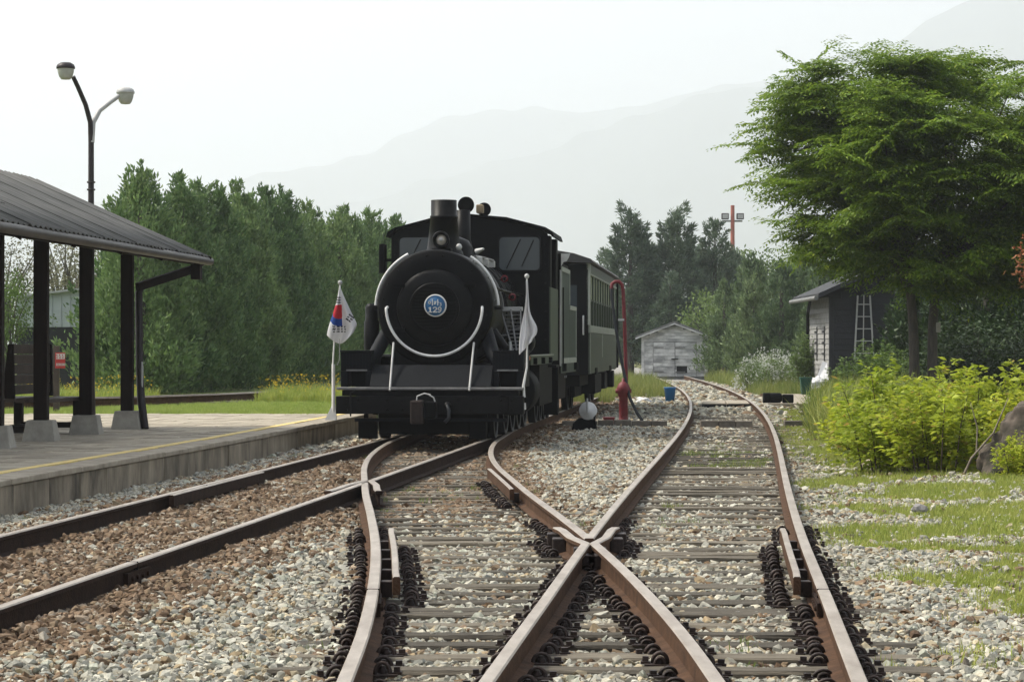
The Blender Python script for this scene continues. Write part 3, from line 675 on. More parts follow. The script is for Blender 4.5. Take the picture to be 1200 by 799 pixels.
# white rails on the smokebox
lowr = [(.72*math.cos(a), .57, BZ+.015+.735*math.sin(a)) for a in np.linspace(math.radians(182), math.radians(358), 40)]
P(MB().tube([(lowr[0][0]+.01,.66,lowr[0][2]+.02)]+lowr+[(lowr[-1][0]-.01,.66,lowr[-1][2]+.02)], .021, 8), 'front_handrail', M_white)
for s in (-1,1):
    a0, a1 = (178, 118) if s < 0 else (2, 57)
    up = [(.925*math.cos(math.radians(a)), .95+ (0 if i < 22 else 0), BZ+.01+.905*math.sin(math.radians(a))) for i, a in enumerate(np.linspace(a0, a1, 24))]
    P(MB().tube(up, .022, 8), 'side_handrail', M_white)
    for i in (2, 12, 21): P(MB().tube([up[i], (up[i][0]*.9, .95, BZ+(up[i][2]-BZ)*.9)], .012, 6), 'handrail_bracket', M_greyedge)
    P(MB().box(s*.88-.09, s*.88+.09, .85, 1.1, 2.10, 2.14), 'step_plate', M_blackd, .005)
# long hand rail on the right flank of the boiler, dome rails
P(MB().tube([(.56,1.1,2.90),(.58,2.0,2.91),(.62,3.4,2.91)], .022, 6), 'boiler_rail', M_greyedge)
for y in (1.2,2.2,3.3): P(MB().box(.50,.66,y-.04,y+.04,2.80,2.90), 'rail_stanchion', M_lampl, .008)
P(MB().tube([(-.56,1.1,2.86),(-.56,5.6,2.86)], .02, 6), 'boiler_rail', M_greyedge)
# chimney, head lamp, rear stack, dome
P(MB().lathe([(.31,2.92),(.29,2.99),(.255,3.04),(.235,3.2),(.205,3.50),(.212,3.50),(.212,3.54),(.198,3.545),(.198,3.78),(.165,3.78),(.165,3.4)], 36, 'z', (.02,1.7,0)), 'chimney', M_black)
lamp = P(MB().lathe([(.08,1.42),(.105,1.36),(.118,1.1),(.132,1.06),(.120,1.04),(.086,1.05),(.080,1.12)], 28, 'y', (.045,0,3.15)), 'head_lamp', M_black)
M_lens = glassmat('lamp_lens', (.55,.50,.42), .12)
P(MB().lathe([(.0,1.065),(.05,1.08),(.084,1.12)], 24, 'y', (.045,0,3.15)), 'lens', M_lens, 0, lamp)
P(MB().lathe([(.0,1.05),(.025,1.058),(.03,1.08)], 12, 'y', (.045,0,3.15)), 'bulb', M_lampl, 0, lamp)
P(MB().box(-.10,.19,1.1,1.38,2.97,3.03), 'lamp_bracket', M_blackd, .01, lamp)
P(MB().lathe([(.0,0),(.03,.0),(.05,.05),(.03,.09),(.0,.1)], 12, 'z', (.30,1.25,3.0)), 'lamp_valve', M_lampl)
P(MB().lathe([(.22,2.85),(.17,3.1),(.125,3.3),(.118,3.77),(.0,3.78)], 24, 'z', (.035,4.4,0)), 'steam_dome', M_black)
P(MB().lathe([(.34,2.8),(.33,3.1),(.26,3.22),(.12,3.28),(.0,3.29)], 28, 'z', (.0,3.1,0)), 'sand_dome', M_black)
P(MB().tube([(.30,4.0,3.08),(.42,3.9,3.12)], [.05,.02], 8), 'whistle', M_lampl)
# cab
cab_prof = [(-1.34,1.30),(1.34,1.30),(1.34,3.36),(1.30,3.47),(1.2,3.52),(.6,3.68),(0,3.74),(-.6,3.68),(-1.2,3.52),(-1.30,3.47),(-1.34,3.36)]
cab = P(MB().prism(cab_prof, 'y', 5.9, 5.96), 'cab_front', M_blackd)
for s in (-1,1):
    P(MB().box(s*1.34-.02, s*1.34+.02, 5.965, 7.9, 1.30, 2.55), 'cab_side', M_olive, .004); P(MB().box(s*1.335-.02, s*1.335+.02, 5.965, 6.35, 2.552, 3.42), 'cab_side_front', M_blackd, .004)
    P(MB().box(s*1.335-.02, s*1.335+.02, 7.4, 7.9, 2.552, 3.42), 'cab_side_rear', M_blackd, .004)
    P(MB().tube([(s*1.40,7.95,1.2),(s*1.40,7.95,2.9)], .016, 6), 'cab_handrail', M_lampl)
    P(MB().box(s*1.42-.09,s*1.42+.09,5.2,5.9,1.2,1.24), 'cab_step', M_blackd, .005)
roof_p = [(-1.43,3.40),(-1.40,3.49),(-1.28,3.56),(-.62,3.73),(0,3.785),(.62,3.73),(1.28,3.56),(1.40,3.49),(1.43,3.40),(1.39,3.40),(1.36,3.46),(1.25,3.52),(.6,3.69),(0,3.745),(-.6,3.69),(-1.25,3.52),(-1.36,3.46),(-1.39,3.40)]
mr_ = MB()
n = len(roof_p); V = [(x,5.82,z) for x,z in roof_p]+[(x,8.15,z) for x,z in roof_p]
mr_.add(V, [(i,(i+1)%n,n+(i+1)%n,n+i) for i in range(n)]); mr_.add(V[:n], [(i,i+1,n-2-i,n-1-i) for i in range(8)]); mr_.add(V[n:], [(i,i+1,n-2-i,n-1-i) for i in range(8)])
P(mr_, 'cab_roof', M_blackd)
def rrect(x0,x1,z0,z1,r,n=5):
    out = []
    for cx,cz,a in ((x1-r,z0+r,-90),(x1-r,z1-r,0),(x0+r,z1-r,90),(x0+r,z0+r,180)):
        for i in range(n+1): t = math.radians(a+90*i/n); out.append((cx+r*math.cos(t), cz+r*math.sin(t)))
    return out
M_cabglass = glassmat('cab_glass', (.045,.055,.06), .15)
for s in (-1,1):
    x0, x1 = (.50,1.18) if s > 0 else (-1.20,-.52)
    wf = P(MB().prism(rrect(x0-.035,x1+.035,2.80,3.425,.09), 'y', 5.875, 5.902), 'cab_window', M_black)
    P(MB().prism(rrect(x0,x1,2.835,3.39,.07), 'y', 5.868, 5.880), 'window_pane', M_cabglass, 0, wf)
    P(MB().bar((x0+.12,5.862,2.86),(x0+.36,5.862,3.36),.014,.014), 'wiper', M_blackd, 0, wf)
    P(MB().bar((x0+.38,5.862,2.9),(x0+.58,5.862,3.34),.014,.014), 'wiper', M_blackd, 0, wf)
for s in (-1,1):
    for z in np.arange(1.5,3.4,.16): P(MB().lathe([(.0,5.885),(.014,5.89),(.016,5.9)], 8, 'y', (s*1.28,0,float(z))), 'rivet', M_black, 0, cab)
P(MB().tube([(.87,1.2,2.42),(.90,2.0,2.40),(.90,5.8,2.40)], .025, 8), 'side_pipe', M_black); P(MB().tube([(.78,1.3,1.72),(.82,2.4,1.70),(.84,5.8,1.74)], .03, 8), 'side_pipe', M_black)
P(MB().box(-1.33,1.33,7.86,7.92,1.3,3.44), 'cab_back', M_blackd)
P(MB().box(-1.60,-1.50,6.2,6.5,2.80,3.30), 'side_mirror', M_blackd, .01)
P(MB().box(-1.52,-1.35,6.3,6.36,3.0,3.05), 'mirror_arm', M_blackd)
for (x, y, z, r, lab) in ((-.05,6.0,3.93,.135,1), (.19,6.7,3.89,.115,0)):
    h = P(MB().lathe([(r,y-.32),(r*1.04,y-.30),(r*.80,y-.16),(r*.42,y),(r*.30,y+.12),(r*.40,y+.13),(r*.40,y+.3),(.0,y+.31)], 24, 'y', (x,0,z)), 'horn_speaker', M_blackd)
    P(MB().lathe([(r*.97,y-.315),(r*.7,y-.15),(r*.3,y-.02),(.0,y-.0)], 20, 'y', (x,0,z)), 'horn_mouth', M_blackd if lab else M_lampl, 0, h)
    P(MB().box(x-.03,x+.03,y-.02,y+.04,3.72,z-.03), 'horn_bracket', M_rustb, 0, h)
P(MB().box(.10,.22,5.9,6.1,3.80,3.95), 'horn_driver', mat('tan_cover', (.35,.27,.17), None, 9, .8), .02)
# front deck: side boxes, sloping plate, edge, beam, lower bar
for s in (-1,1):
    a, b = (-1.36,-.90) if s < 0 else (.90,1.36)
    # box front with a square recess
    m = MB(); hx0, hx1 = (-1.25,-.99) if s < 0 else (.99,1.25)
    m.box(a,b,.30,1.35,1.18,1.46); m.box(a,hx0,.30,1.35,.945,1.178); m.box(hx1,b,.30,1.35,.945,1.178); m.box(hx0+.001,hx1-.001,.62,1.35,.945,1.178)
    bx_ = P(m, 'tool_box', M_deck, .006)
    for q in range(9): P(MB().box(a+.03+q*.048, a+.036+q*.048, .294,.30,1.20,1.44), 'box_rib', M_deck, 0, bx_)
    P(MB().box(a-.01,b+.01,.28,1.38,1.462,1.485), 'box_lid', M_deck, .005, bx_)
    P(MB().box(hx0-.025,hx1+.025,.285,.299,1.18,1.205), 'recess_trim', M_greyedge, 0, bx_)
P(MB().prism([(.05,.955),(.40,1.27),(.46,1.27),(.46,.955)], 'x', -.895, .895), 'deck_plate', M_deck, .005)
P(MB().box(-.895,.895,.463,1.3,.95,1.24), 'deck_block', M_deck, .005)
P(MB().box(-.80,.80,.50,.54,.24,.62), 'shade_plate', M_blackd)  # black sheet added to stand in for the shade under the beam
P(MB().box(-.006,.006,.04,.044,.96,.975), 'deck_seam', M_blackd)
P(MB().prism([(.7,1.245),(.7,1.50),(.85,1.62),(.85,1.245)], 'x', -.62, .62), 'saddle', M_blackd, .01)
P(MB().box(-1.38,1.38,-.02,.32,.905,.945), 'deck_edge', M_greyedge, .01)
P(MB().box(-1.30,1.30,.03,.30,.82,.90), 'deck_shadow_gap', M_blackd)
P(MB().box(-1.385,1.385,-.03,.20,.555,.815), 'buffer_beam', M_black, .012)
for s in (-1,1):
    for q in (1.22,1.05,.62,.40): 
        for zz in (.615,.755): P(MB().lathe([(.0,-.05),(.016,-.045),(.018,-.03)], 8, 'y', (s*q,0,zz)), 'beam_bolt', M_blackd)
P(MB().box(-1.12,1.12,.05,.13,.44,.49), 'lower_rail', M_deck, .008)
for s in (-1,1): P(MB().box(s*.95-.03,s*.95+.03,.06,.12,.492,.56), 'rail_hanger', M_blackd)
P(MB().box(-1.10,-.82,.3,.42,.18,.44), 'rail_guard', M_blackd, .01); P(MB().box(.55,.80,.3,.42,.18,.44), 'rail_guard', M_blackd, .01)
P(MB().tube([(-1.16,-.06,.52),(-1.16,-.06,.86),(-1.08,-.03,.90)], .012, 6), 'uncoupling_rod', M_blackd); P(MB().tube([(1.16,-.06,.60),(1.16,-.06,.80),(1.0,-.06,.84)], .012, 6), 'uncoupling_rod', M_blackd)
# knuckle coupler and brake hose
cp = P(MB().box(-.24,-.06,-.42,-.12,.42,.76), 'coupler', M_rustb, .025)
P(MB().box(-.05,.12,-.30,-.03,.50,.74), 'coupler_jaw', M_blackd, .02, cp); P(MB().box(-.14,.06,-.14,-.0,.55,.70), 'coupler_shank', M_blackd, .01, cp)
P(MB().tube([(-.16,-.26,.76),(-.15,-.27,.82),(-.05,-.25,.86),(.04,-.24,.84)], .012, 6), 'coupler_lever', M_lampl, 0, cp); P(MB().tube([(.02,-.25,.84),(.09,-.27,.80),(.11,-.27,.74)], .011, 6), 'coupler_chain', M_lampl, 0, cp)
P(MB().lathe([(.0,-.12),(.05,-.11),(.055,-.03)], 14, 'y', (.27,0,.68)), 'hose_cap', M_black); P(MB().tube([(.27,-.1,.68),(.30,-.16,.62),(.30,-.16,.50),(.24,-.16,.44)], .028, 8), 'brake_hose', M_rubber)
# thin white stay rods and thick pipes down to the deck
for s in (-1,1):
    P(MB().tube([(s*.60,.52,1.60),(s*.585,-.03,.90)], .016, 6), 'stay_rod', M_lampl)
    P(MB().tube([(s*.74,.95,1.78),(s*.88,.55,1.42),(s*.98,.45,1.30)], .105, 12), 'steam_pipe', M_deck)
    P(MB().tube([(s*.80,1.4,1.78),(s*1.0,1.35,1.5)], .07, 10), 'blast_pipe', M_black)
# running boards with olive edge, cylinders, pump, ladder, valves
for s in (-1,1):
    P(MB().box(min(s*.85,s*1.36),max(s*.85,s*1.36),1.40,5.9,1.355,1.395), 'running_board', M_black, .004)
    P(MB().box(s*1.37-.012,s*1.37+.012,1.45,6.0,1.26,1.40), 'running_board_edge', M_olive, .004)
    P(MB().box(s*1.385-.02,s*1.385+.02,1.45,6.2,1.398,1.416), 'board_trim', M_cream, .003)
    for y in (1.9,3.6,5.3): P(MB().box(s*1.40-.04,s*1.40+.04,y-.05,y+.05,1.27,1.37), 'edge_bracket', M_blackd, .008)
    P(MB().lathe([(.0,2.0),(.36,2.0),(.38,2.05),(.38,3.1),(.36,3.15),(.0,3.15)], 24, 'y', (s*1.02,0,.86)), 'cylinder', M_blackd)
    P(MB().lathe([(.0,1.9),(.17,1.9),(.18,1.95),(.18,3.2),(.0,3.2)], 18, 'y', (s*1.0,0,1.24)), 'valve_chest', M_blackd)
    P(MB().box(s*1.02-.35,s*1.02+.35,3.3,6.2,.60,1.25), 'ash_pan_side', M_blackd)
P(MB().lathe([(.0,.0),(.03,.01),(.045,.05),(.03,.09),(.0,.1)], 10, 'y', (1.33,1.36,1.365)), 'end_knob', mat('knob_rust', (.42,.16,.08), None, 9, .5))  # rusty orange knob at the front end of the running board edge
P(MB().lathe([(.115,1.49),(.12,1.55),(.12,1.92),(.10,1.95),(.10,2.15),(.06,2.2),(.0,2.2)], 18, 'z', (-1.08,1.6,0)), 'air_pump', M_black)
P(MB().lathe([(.20,3.0),(.23,3.05),(.23,3.25),(.20,3.3),(.0,3.3)], 20, 'y', (1.08,0,1.62)), 'side_fan', M_black)
lad = empty('boiler_ladder'); lad.parent = loco
for q in (0,.17,.34):
    P(MB().bar((.82+q*.95,2.55-q*.4,2.12),(1.0+q*.35+.05,2.05,1.48),.022,.022), 'ladder_rail', M_greyedge, 0, lad)
for i in range(11):
    t = (i+.5)/11; x0 = .82*(1-t)+1.05*t; x1 = (.82+.323)*(1-t)+(1.05+.119)*t; y = 2.55*(1-t)+2.05*t; z = 2.12*(1-t)+1.48*t
    P(MB().bar((x0,y,z),(x1,y-.1*(1-t),z),.018,.018), 'ladder_rung', M_greyedge, 0, lad)
P(MB().box(.80,1.16,2.5,2.62,2.10,2.16), 'ladder_top', M_lampl, .005, lad)
for (x,y,z) in ((.76,3.4,2.62),(.92,3.0,2.32)):
    v_ = P(MB().lathe([(.035,-.012),(.06,-.012),(.06,.012),(.035,.012),(.035,-.012)], 14, 'y', (x+.05,y-.1,z)), 'hand_wheel', M_redp)
    P(MB().tube([(x-.05,y,z-.02),(x+.05,y-.1,z)], .016, 6), 'valve_stem', M_blackd, 0, v_)
for q in range(3): P(MB().tube([(.86*math.cos(a),2.5+q*.35,BZ+.86*math.sin(a)) for a in np.linspace(.0,1.15,10)], .018, 6), 'boiler_pipe', M_black if q else M_greyedge)
P(MB().tube([(1.02,1.9,1.42),(1.02,1.9,1.62)], .022, 8), 'oil_cup', M_lampl)
# frame and wheels
P(MB().box(-.62,.62,.4,8.0,.62,1.25), 'main_frame', M_blackd)
def wheel(y, r, s, par, spokes=12):
    z = .16+r; x = s*.80
    w_ = MB().lathe([(r,x-.06),(r,x+.06),(r*.9,x+.065),(r*.88,x+.02),(r*.88,x-.02),(r*.9,x-.065),(r,x-.06)], 36, 'x', (0,y,z)).build('wheel', M_blackd, par)
    MB().lathe([(r*.90,x+s*.066),(r*.985,x+s*.066),(r*.985,x+s*.075),(r*.90,x+s*.075),(r*.90,x+s*.066)], 36, 'x', (0,y,z)).build('white_rim', M_greyedge, w_)
    m = MB()
    for k in range(spokes):
        a = 2*math.pi*k/spokes; m.bar((x,y,z),(x,y+r*.9*math.cos(a),z+r*.9*math.sin(a)),.05,.05)
    m.lathe([(.0,x-.09),(r*.22,x-.09),(r*.22,x+.09),(.0,x+.09)], 16, 'x', (0,y,z)); m.build('spokes', M_blackd, w_)
for s in (-1,1):
    for y, r in ((1.15,.36),(2.9,.56),(4.15,.56),(5.4,.56),(6.65,.56)): wheel(y, r, s, loco)
    P(MB().bar((s*.93,2.9,.52),(s*.93,6.65,.52),.05,.10), 'coupling_rod', M_greyedge)
    P(MB().box(s*1.35-.2,s*1.35+.05,7.3,7.6,.35,1.2), 'cab_ladder', M_blackd, .01)

# ------------------------------------------------------------------ tender
tn = tag(empty('tender', on_axis(45.9), -TH), 'dark green stepped tender with white edging between cab and coach', 'tender')
def T(m, name, mt, bevel=0, parent=None): return m.build(name, mt, parent or tn, bevel)
T(MB().box(-1.38,1.38,0,2.45,1.06,2.98), 'coal_bunker', M_green, .01); T(MB().box(-1.38,1.38,2.455,4.5,1.06,2.32), 'water_tank', M_green, .01)
T(MB().box(-1.36,1.36,.05,2.4,2.985,3.06), 'bunker_top', M_blackd, .01)
T(MB().prism([(-.02,1.06),(-.12,1.06),(-.12,3.20),(-.02,3.20)], 'x', -1.38, 1.38), 'front_plate', M_blackd)
for s in (-1,1):
    x = s*1.385
    def edge(y0,y1,z0,z1): T(MB().box(x-.008,x+.008,y0,y1,z0,z1), 'white_edge', M_cream)
    edge(.02,2.44,2.90,2.98); edge(.02,.10,1.27,2.897); edge(2.46,4.48,2.24,2.32); edge(2.36,2.44,2.325,2.897); edge(4.42,4.48,1.34,2.237); edge(.02,4.48,1.24,1.335)
    for y in (.5,4.0): T(MB().box(x-.03,x+.06,y-.12,y+.12,1.10,1.24), 'side_bracket', M_blackd, .01)
    T(MB().box(s*1.12-.06,s*1.12+.06,.2,4.4,.55,1.055), 'bogie_frame', M_blackd, .01)
    T(MB().tube([(s*1.42,-.06,1.1),(s*1.42,-.06,2.6)], .016, 6), 'hand_rail', M_blackd)
    for y in (.8,1.9,3.0,4.0): wheel(y, .40, s, tn, 8)
T(MB().add([(1.39,-.14,3.20),(1.55,-.14,3.20),(1.52,-.14,3.12),(1.48,-.14,3.06),(1.43,-.14,3.05),(1.39,-.14,2.98),
             (1.39,-.11,3.20),(1.55,-.11,3.20),(1.52,-.11,3.12),(1.48,-.11,3.06),(1.43,-.11,3.05),(1.39,-.11,2.98)],
            [(0,1,2,3,4,5),(11,10,9,8,7,6)]+[(i,(i+1)%6,6+(i+1)%6,6+i) for i in range(6)]), 'white_gusset', M_white)
T(MB().box(-.6,.6,4.5,5.0,.55,.75), 'draw_bar', M_blackd)
for y in (.4,.8): T(MB().lathe([(.0,.0),(.022,.01),(.022,.02)], 8, 'x', (1.41,y,1.0)), 'bolt', M_lampl)

# ------------------------------------------------------------------ passenger coach
ch = tag(empty('passenger_coach', on_axis(54.4), -TH), 'olive green passenger coach with tall narrow windows behind the locomotive', 'coach')
def K(m, name, mt, bevel=0, parent=None): return m.build(name, mt, parent or ch, bevel)
CL = 13.0
K(MB().box(-1.40,1.40,0,.06,.95,3.30), 'end_wall', M_blackd, .005); K(MB().box(-1.40,1.40,CL-.06,CL,.95,3.30), 'end_wall', M_blackd, .005)
K(MB().box(-.42,.42,-.035,-.002,1.0,2.9), 'end_door', M_blackd, .01)
for s in (-1,1):
    x = s*1.40
    K(MB().box(x-.03,x+.03,.065,CL-.065,.97,1.84), 'lower_panel', M_olive, .005)
    K(MB().box(x-.03,x+.03,.065,CL-.065,3.10,3.30), 'upper_panel', M_olive, .005)
    K(MB().box(x-.04,x+.045,.07,CL-.07,1.843,2.00), 'belt_rail', M_cream, .005)
    K(MB().box(x-.04,x+.042,.0,.16,2.003,3.36), 'corner_post', M_cream, .005); K(MB().box(x-.02,x+.05,.165,CL-.17,3.06,3.10), 'top_rail', M_cream, .004)
    K(MB().box(x-.02,x+.042,.07,.13,.98,1.84), 'corner_strip', M_cream, .003); K(MB().box(x-.02,x+.045,5.2,5.45,1.3,1.84), 'belt_strip', M_cream, .003)
    K(MB().tube([(x+s*.06,CL-.1,1.0),(x+s*.06,CL-.1,3.25)], .03, 6), 'drain_pipe', M_blackd); 
    for y in (2.5,9.3): K(MB().box(x-.05,x+s*.06 if s > 0 else x+.05,y-.3,y+.3,.93,1.08), 'step_bracket', M_blackd, .01)
    nwin = 11
    for i in range(nwin):
        y0 = .22+i*(CL-.44)/nwin; y1 = y0+(CL-.44)/nwin
        wf = K(MB().box(x-.03,x+.035,y0,y0+.17,2.003,3.058), 'window_post', M_olive, .004)
        wn = K(MB().box(x-.028,x+.02,y0+.173,y1-.003,2.52,2.57), 'window', M_olive, .003)
        K(MB().box(x-.015,x+.005,y0+.173,y1-.003,2.573,3.055), 'upper_pane', M_blind, 0, wn)
        K(MB().box(x-.025,x-.010,y0+.173,y1-.003,2.005,2.518), 'lower_pane', M_glassd, 0, wn)
        K(MB().box(x-.02,x+.018,(y0+y1)/2+.06,(y0+y1)/2+.11,2.005,2.517), 'sash_bar', M_olive, 0, wn)
    for yb in (1.6,CL-2.4):
        for yy in (yb,yb+1.6): wheel(yy, .40, s, ch, 8)
        K(MB().box(s*1.0-.05,s*1.0+.05,yb-.6,yb+2.2,.45,.85), 'bogie_frame', M_blackd, .01)
rp = [(-1.52,3.33),(-1.46,3.40),(-1.1,3.52),(-.5,3.62),(0,3.65),(.5,3.62),(1.1,3.52),(1.46,3.40),(1.52,3.33),(1.47,3.31),(0,3.38),(-1.47,3.31)]
K(MB().prism(rp, 'y', -.22, CL+.2), 'roof', mat('coach_roof', (.05,.048,.045), (.03,.028,.027), 3, .6))
K(MB().box(-1.2,1.2,.3,CL-.3,.70,.94), 'underframe', M_blackd, .01); K(MB().box(-1.36,1.36,3.6,6.4,.48,.92), 'battery_box', M_blackd, .02); K(MB().box(-1.36,1.36,8.2,9.4,.52,.92), 'battery_box', M_blackd, .02); K(MB().box(-1.38,1.38,CL-.9,CL-.1,.50,.93), 'end_step', M_blackd, .02)
K(MB().tube([(1.30,-.06,1.8),(1.30,-.09,1.85),(1.30,-.09,2.15),(1.30,-.06,2.2)], .018, 6), 'grab_rail', M_lampl); K(MB().box(-.5,.5,-.6,0,.55,.8), 'draw_gear', M_blackd)
K(MB().box(.66,1.16,-.018,-.002,2.15,2.85), 'end_window', M_cabglass); K(MB().box(-1.16,-.66,-.018,-.002,2.15,2.85), 'end_window', M_cabglass)
K(MB().box(1.10,1.40,CL+.002,CL+.7,1.0,2.0), 'rear_vestibule', M_cream, .01)

# ------------------------------------------------------------------ flags
def flag_colour_mesh(outline, depth, paint, name):
    """cloth from rows of left/right edges, painted face by face"""
    nu, nv = 44, 70; V = []; F = []; Cc = []
    for j in range(nv+1):
        t = j/nv; xl, xr, z = outline(t)
        for i in range(nu+1):
            u = i/nu; x = xl+(xr-xl)*u
            V.append((x, depth(u,t), z(u)))
    for j in range(nv):
        for i in range(nu):
            F.append((j*(nu+1)+i, j*(nu+1)+i+1, (j+1)*(nu+1)+i+1, (j+1)*(nu+1)+i))
            c = V[F[-1][0]]; e2 = V[F[-1][2]]; Cc += [(*paint((c[0]+e2[0])/2, (c[2]+e2[2])/2), 1)]*4
    me = bpy.data.meshes.new(name); me.from_pydata(V, [], F)
    a = me.color_attributes.new('print','FLOAT_COLOR','CORNER'); a.data.foreach_set('color', np.array(Cc,np.float32).ravel())
    me.polygons.foreach_set('use_smooth', [True]*len(F)); return me
M_flag = bpy.data.materials.new('printed_cloth'); M_flag.use_nodes = True; fn = M_flag.node_tree
fa = fn.nodes.new('ShaderNodeAttribute'); fa.attribute_name = 'print'; fb = fn.nodes['Principled BSDF']; fb.inputs['Roughness'].default_value = .85
ftr = fn.nodes.new('ShaderNodeBsdfTranslucent'); fmx = fn.nodes.new('ShaderNodeMixShader'); fmx.inputs[0].default_value = .35
fn.links.new(fa.outputs['Color'], fb.inputs['Base Color']); fn.links.new(fa.outputs['Color'], ftr.inputs['Color']); fn.links.new(fb.outputs[0], fmx.inputs[1]); fn.links.new(ftr.outputs[0], fmx.inputs[2]); fn.links.new(fmx.outputs[0], fn.nodes['Material Output'].inputs['Surface'])
WHT = (.72,.72,.73)
def bars(cx, cz, w_, gap, t, n, brk, ang=0):
    def f(x, z):
        a = math.radians(ang); u = (x-cx)*math.cos(a)+(z-cz)*math.sin(a); v = -(x-cx)*math.sin(a)+(z-cz)*math.cos(a)
        if abs(u) > w_/2: return False
        for k in range(n):
            if abs(v-(k-(n-1)/2)*gap) < t/2: return not (k in brk and abs(u) < .012)
        return False
    return f
tri = [bars(-.035,-.25,.10,.040,.021,3,()), bars(-.065,-.73,.10,.040,.021,3,(0,1,2)), bars(.05,-.73,.085,.040,.021,3,(0,1,2)), bars(.165,-.55,.10,.040,.021,3,(1,),-38)]
def paint_left(x, z):
    for b in tri:
        if b(x, z): return (.015,.015,.018)
    dx_, dz = x-.0, z+.505
    if dx_ < .03 and dx_*dx_+dz*dz < .18**2:
        return (.55,.03,.045) if (dz > -.06 and dx_ > -.11 and (dx_+.02)**2+(dz-.06)**2 < .0135) or dz > .09 else (.02,.085,.36)
    return WHT
def out_left(t):
    xl = -.005-.19*t**.85+.02*math.sin(t*5); xr = .005+.27*min(1,t/.8)**1.15-(.05*max(0,(t-.85)/.15))
    return xl, xr, (lambda u: -.03-(.80*t) - .14*t*math.sin(math.pi*u) + .10*t*max(0,u-.5))
fl1 = tag(empty('national_flag', (-2.95,42.3,.33)), 'red, blue and white flag on slender white pole standing on platform edge', 'flag')
topx, topz = .11, 2.23
MB().tube([(0,0,.02),(0,0,.92)], .03, 10).build('pole_socket', M_white, fl1)
MB().tube([(-.01,0,.9),(.02,0,1.4),(topx,0,topz)], .014, 8).build('pole', M_white, fl1)
MB().lathe([(.0,-.04),(.028,-.028),(.04,0),(.028,.028),(.0,.04)], 16, 'z', (topx,0,topz+.04)).build('finial', M_lampl, fl1)
MB().add([(-.14,-.05,0),(.05,-.05,0),(.05,.12,0),(-.14,.12,0),(-.02,0,.26),(.03,0,.26),(.03,.05,.26),(-.02,.05,.26)], [(3,2,1,0),(4,5,6,7),(0,1,5,4),(1,2,6,5),(2,3,7,6),(3,0,4,7)]).build('flag_base', M_white, fl1)
MB().tube([(.10,.0,1.34),(.10,0,1.0),(.06,0,.9)], .006, 6).build('halyard', M_lampl, fl1)
me = flag_colour_mesh(out_left, lambda u, t: -.03-.07*t*math.sin(u*9.5)-.05*t*math.sin(u*4+t*3), paint_left, 'cloth'); me.materials.append(M_flag)
o = link('cloth', me, fl1, (topx,0,topz)); 
md = o.modifiers.new('thick','SOLIDIFY'); md.thickness = .004
pA = Vector(on_axis(37.5)); ct, st = math.cos(TH), math.sin(TH)
def LW(x, y, z): return (pA.x+x*ct+y*st, pA.y-x*st+y*ct, z)
fl2 = tag(empty('national_flag', LW(1.40,.1,.62)), 'white flag hanging limp from pole at the buffer beam corner', 'flag')
MB().tube([(-.01,0,0),(-.03,0,.35),(.02,0,.62),(.03,0,1.3),(.02,0,1.92)], [.02,.02,.014,.012,.012], 8).build('pole', M_white, fl2)
MB().lathe([(.0,-.04),(.026,-.028),(.038,0),(.026,.028),(.0,.04)], 16, 'z', (.02,0,1.95)).build('finial', M_lampl, fl2)
MB().box(-.05,.03,-.02,.10,.10,.18).build('pole_clamp', M_blackd, fl2)
def out_right(t):
    xl = -.015-.09*t+.02*math.sin(6*t); xr = .01+.055*t+.10*math.exp(-((t-.72)/.17)**2)
    return xl, xr, (lambda u: -.02-.98*t-.10*t*(1-u)+.12*max(0,t-.8)*u*4)
me = flag_colour_mesh(out_right, lambda u, t: -.03-.07*math.sin(u*8)*t-.03*math.sin(u*15+2), lambda x, z: WHT, 'cloth'); me.materials.append(M_flag)
o = link('cloth', me, fl2, (.02,-.02,1.90)); md = o.modifiers.new('thick','SOLIDIFY'); md.thickness = .004

# ------------------------------------------------------------------ platform shelter
sh = tag(empty('platform_shelter', (0,0,0)), 'open platform shelter with brown posts and grey corrugated roof', 'shelter')
def S(m, name, mt, bevel=0, parent=None): return m.build(name, mt, parent or sh, bevel)
def ev(d, u=0): return (-4.68+.085*(d-39)-u, d)          # u metres up the slope from the eave (plan)
EZ = 2.90; PT = .45
# corrugated sheets, one part each
d = 23.0; si = 0
rf = empty('roof'); rf.parent = sh
while d < 38.95:
    L = min(.86, 39.0-d); m = MB(); nn_ = 18; V = []
    for i in range(nn_+1):
        dd_ = d+(L+.02)*i/nn_; zz = .020*math.cos(2*math.pi*dd_/.215)+(.004 if si % 2 else 0)
        for u in (0,.9,1.8,2.6):
            x, y = ev(dd_, u-.06+(random.Random(si).uniform(-.02,.02) if u == 0 else 0)); V.append((x, y-.085*u*0, EZ+PT*(u-.06)+zz+.03))
    m.add(V, [(i*4+k,i*4+k+1,(i+1)*4+k+1,(i+1)*4+k) for i in range(nn_) for k in range(3)], 0, True)
    o = m.build('roof_sheet', M_roofm, rf); md = o.modifiers.new('thick','SOLIDIFY'); md.thickness = .008; d += L; si += 1
m = MB(); a = ev(23,2.6); b = ev(39,2.6)
m.add([(a[0],a[1],EZ+PT*2.6),(b[0],b[1],EZ+PT*2.6),(b[0]-2.6,b[1],EZ),(a[0]-2.6,a[1],EZ)], [(0,1,2,3)]); o = m.build('rear_slope', M_roofm, rf); md = o.modifiers.new('thick','SOLIDIFY'); md.thickness = .03
for q in (.0, 1): 
    a = ev(39.02,-.05); b = ev(39.02,2.6)
S(MB().bar((ev(39.03,-.08)[0],39.03,EZ-.01-.036),(ev(39.03,2.6)[0],39.03,EZ+PT*2.6-.03),.05,.11), 'verge_board', M_brownp, .005)
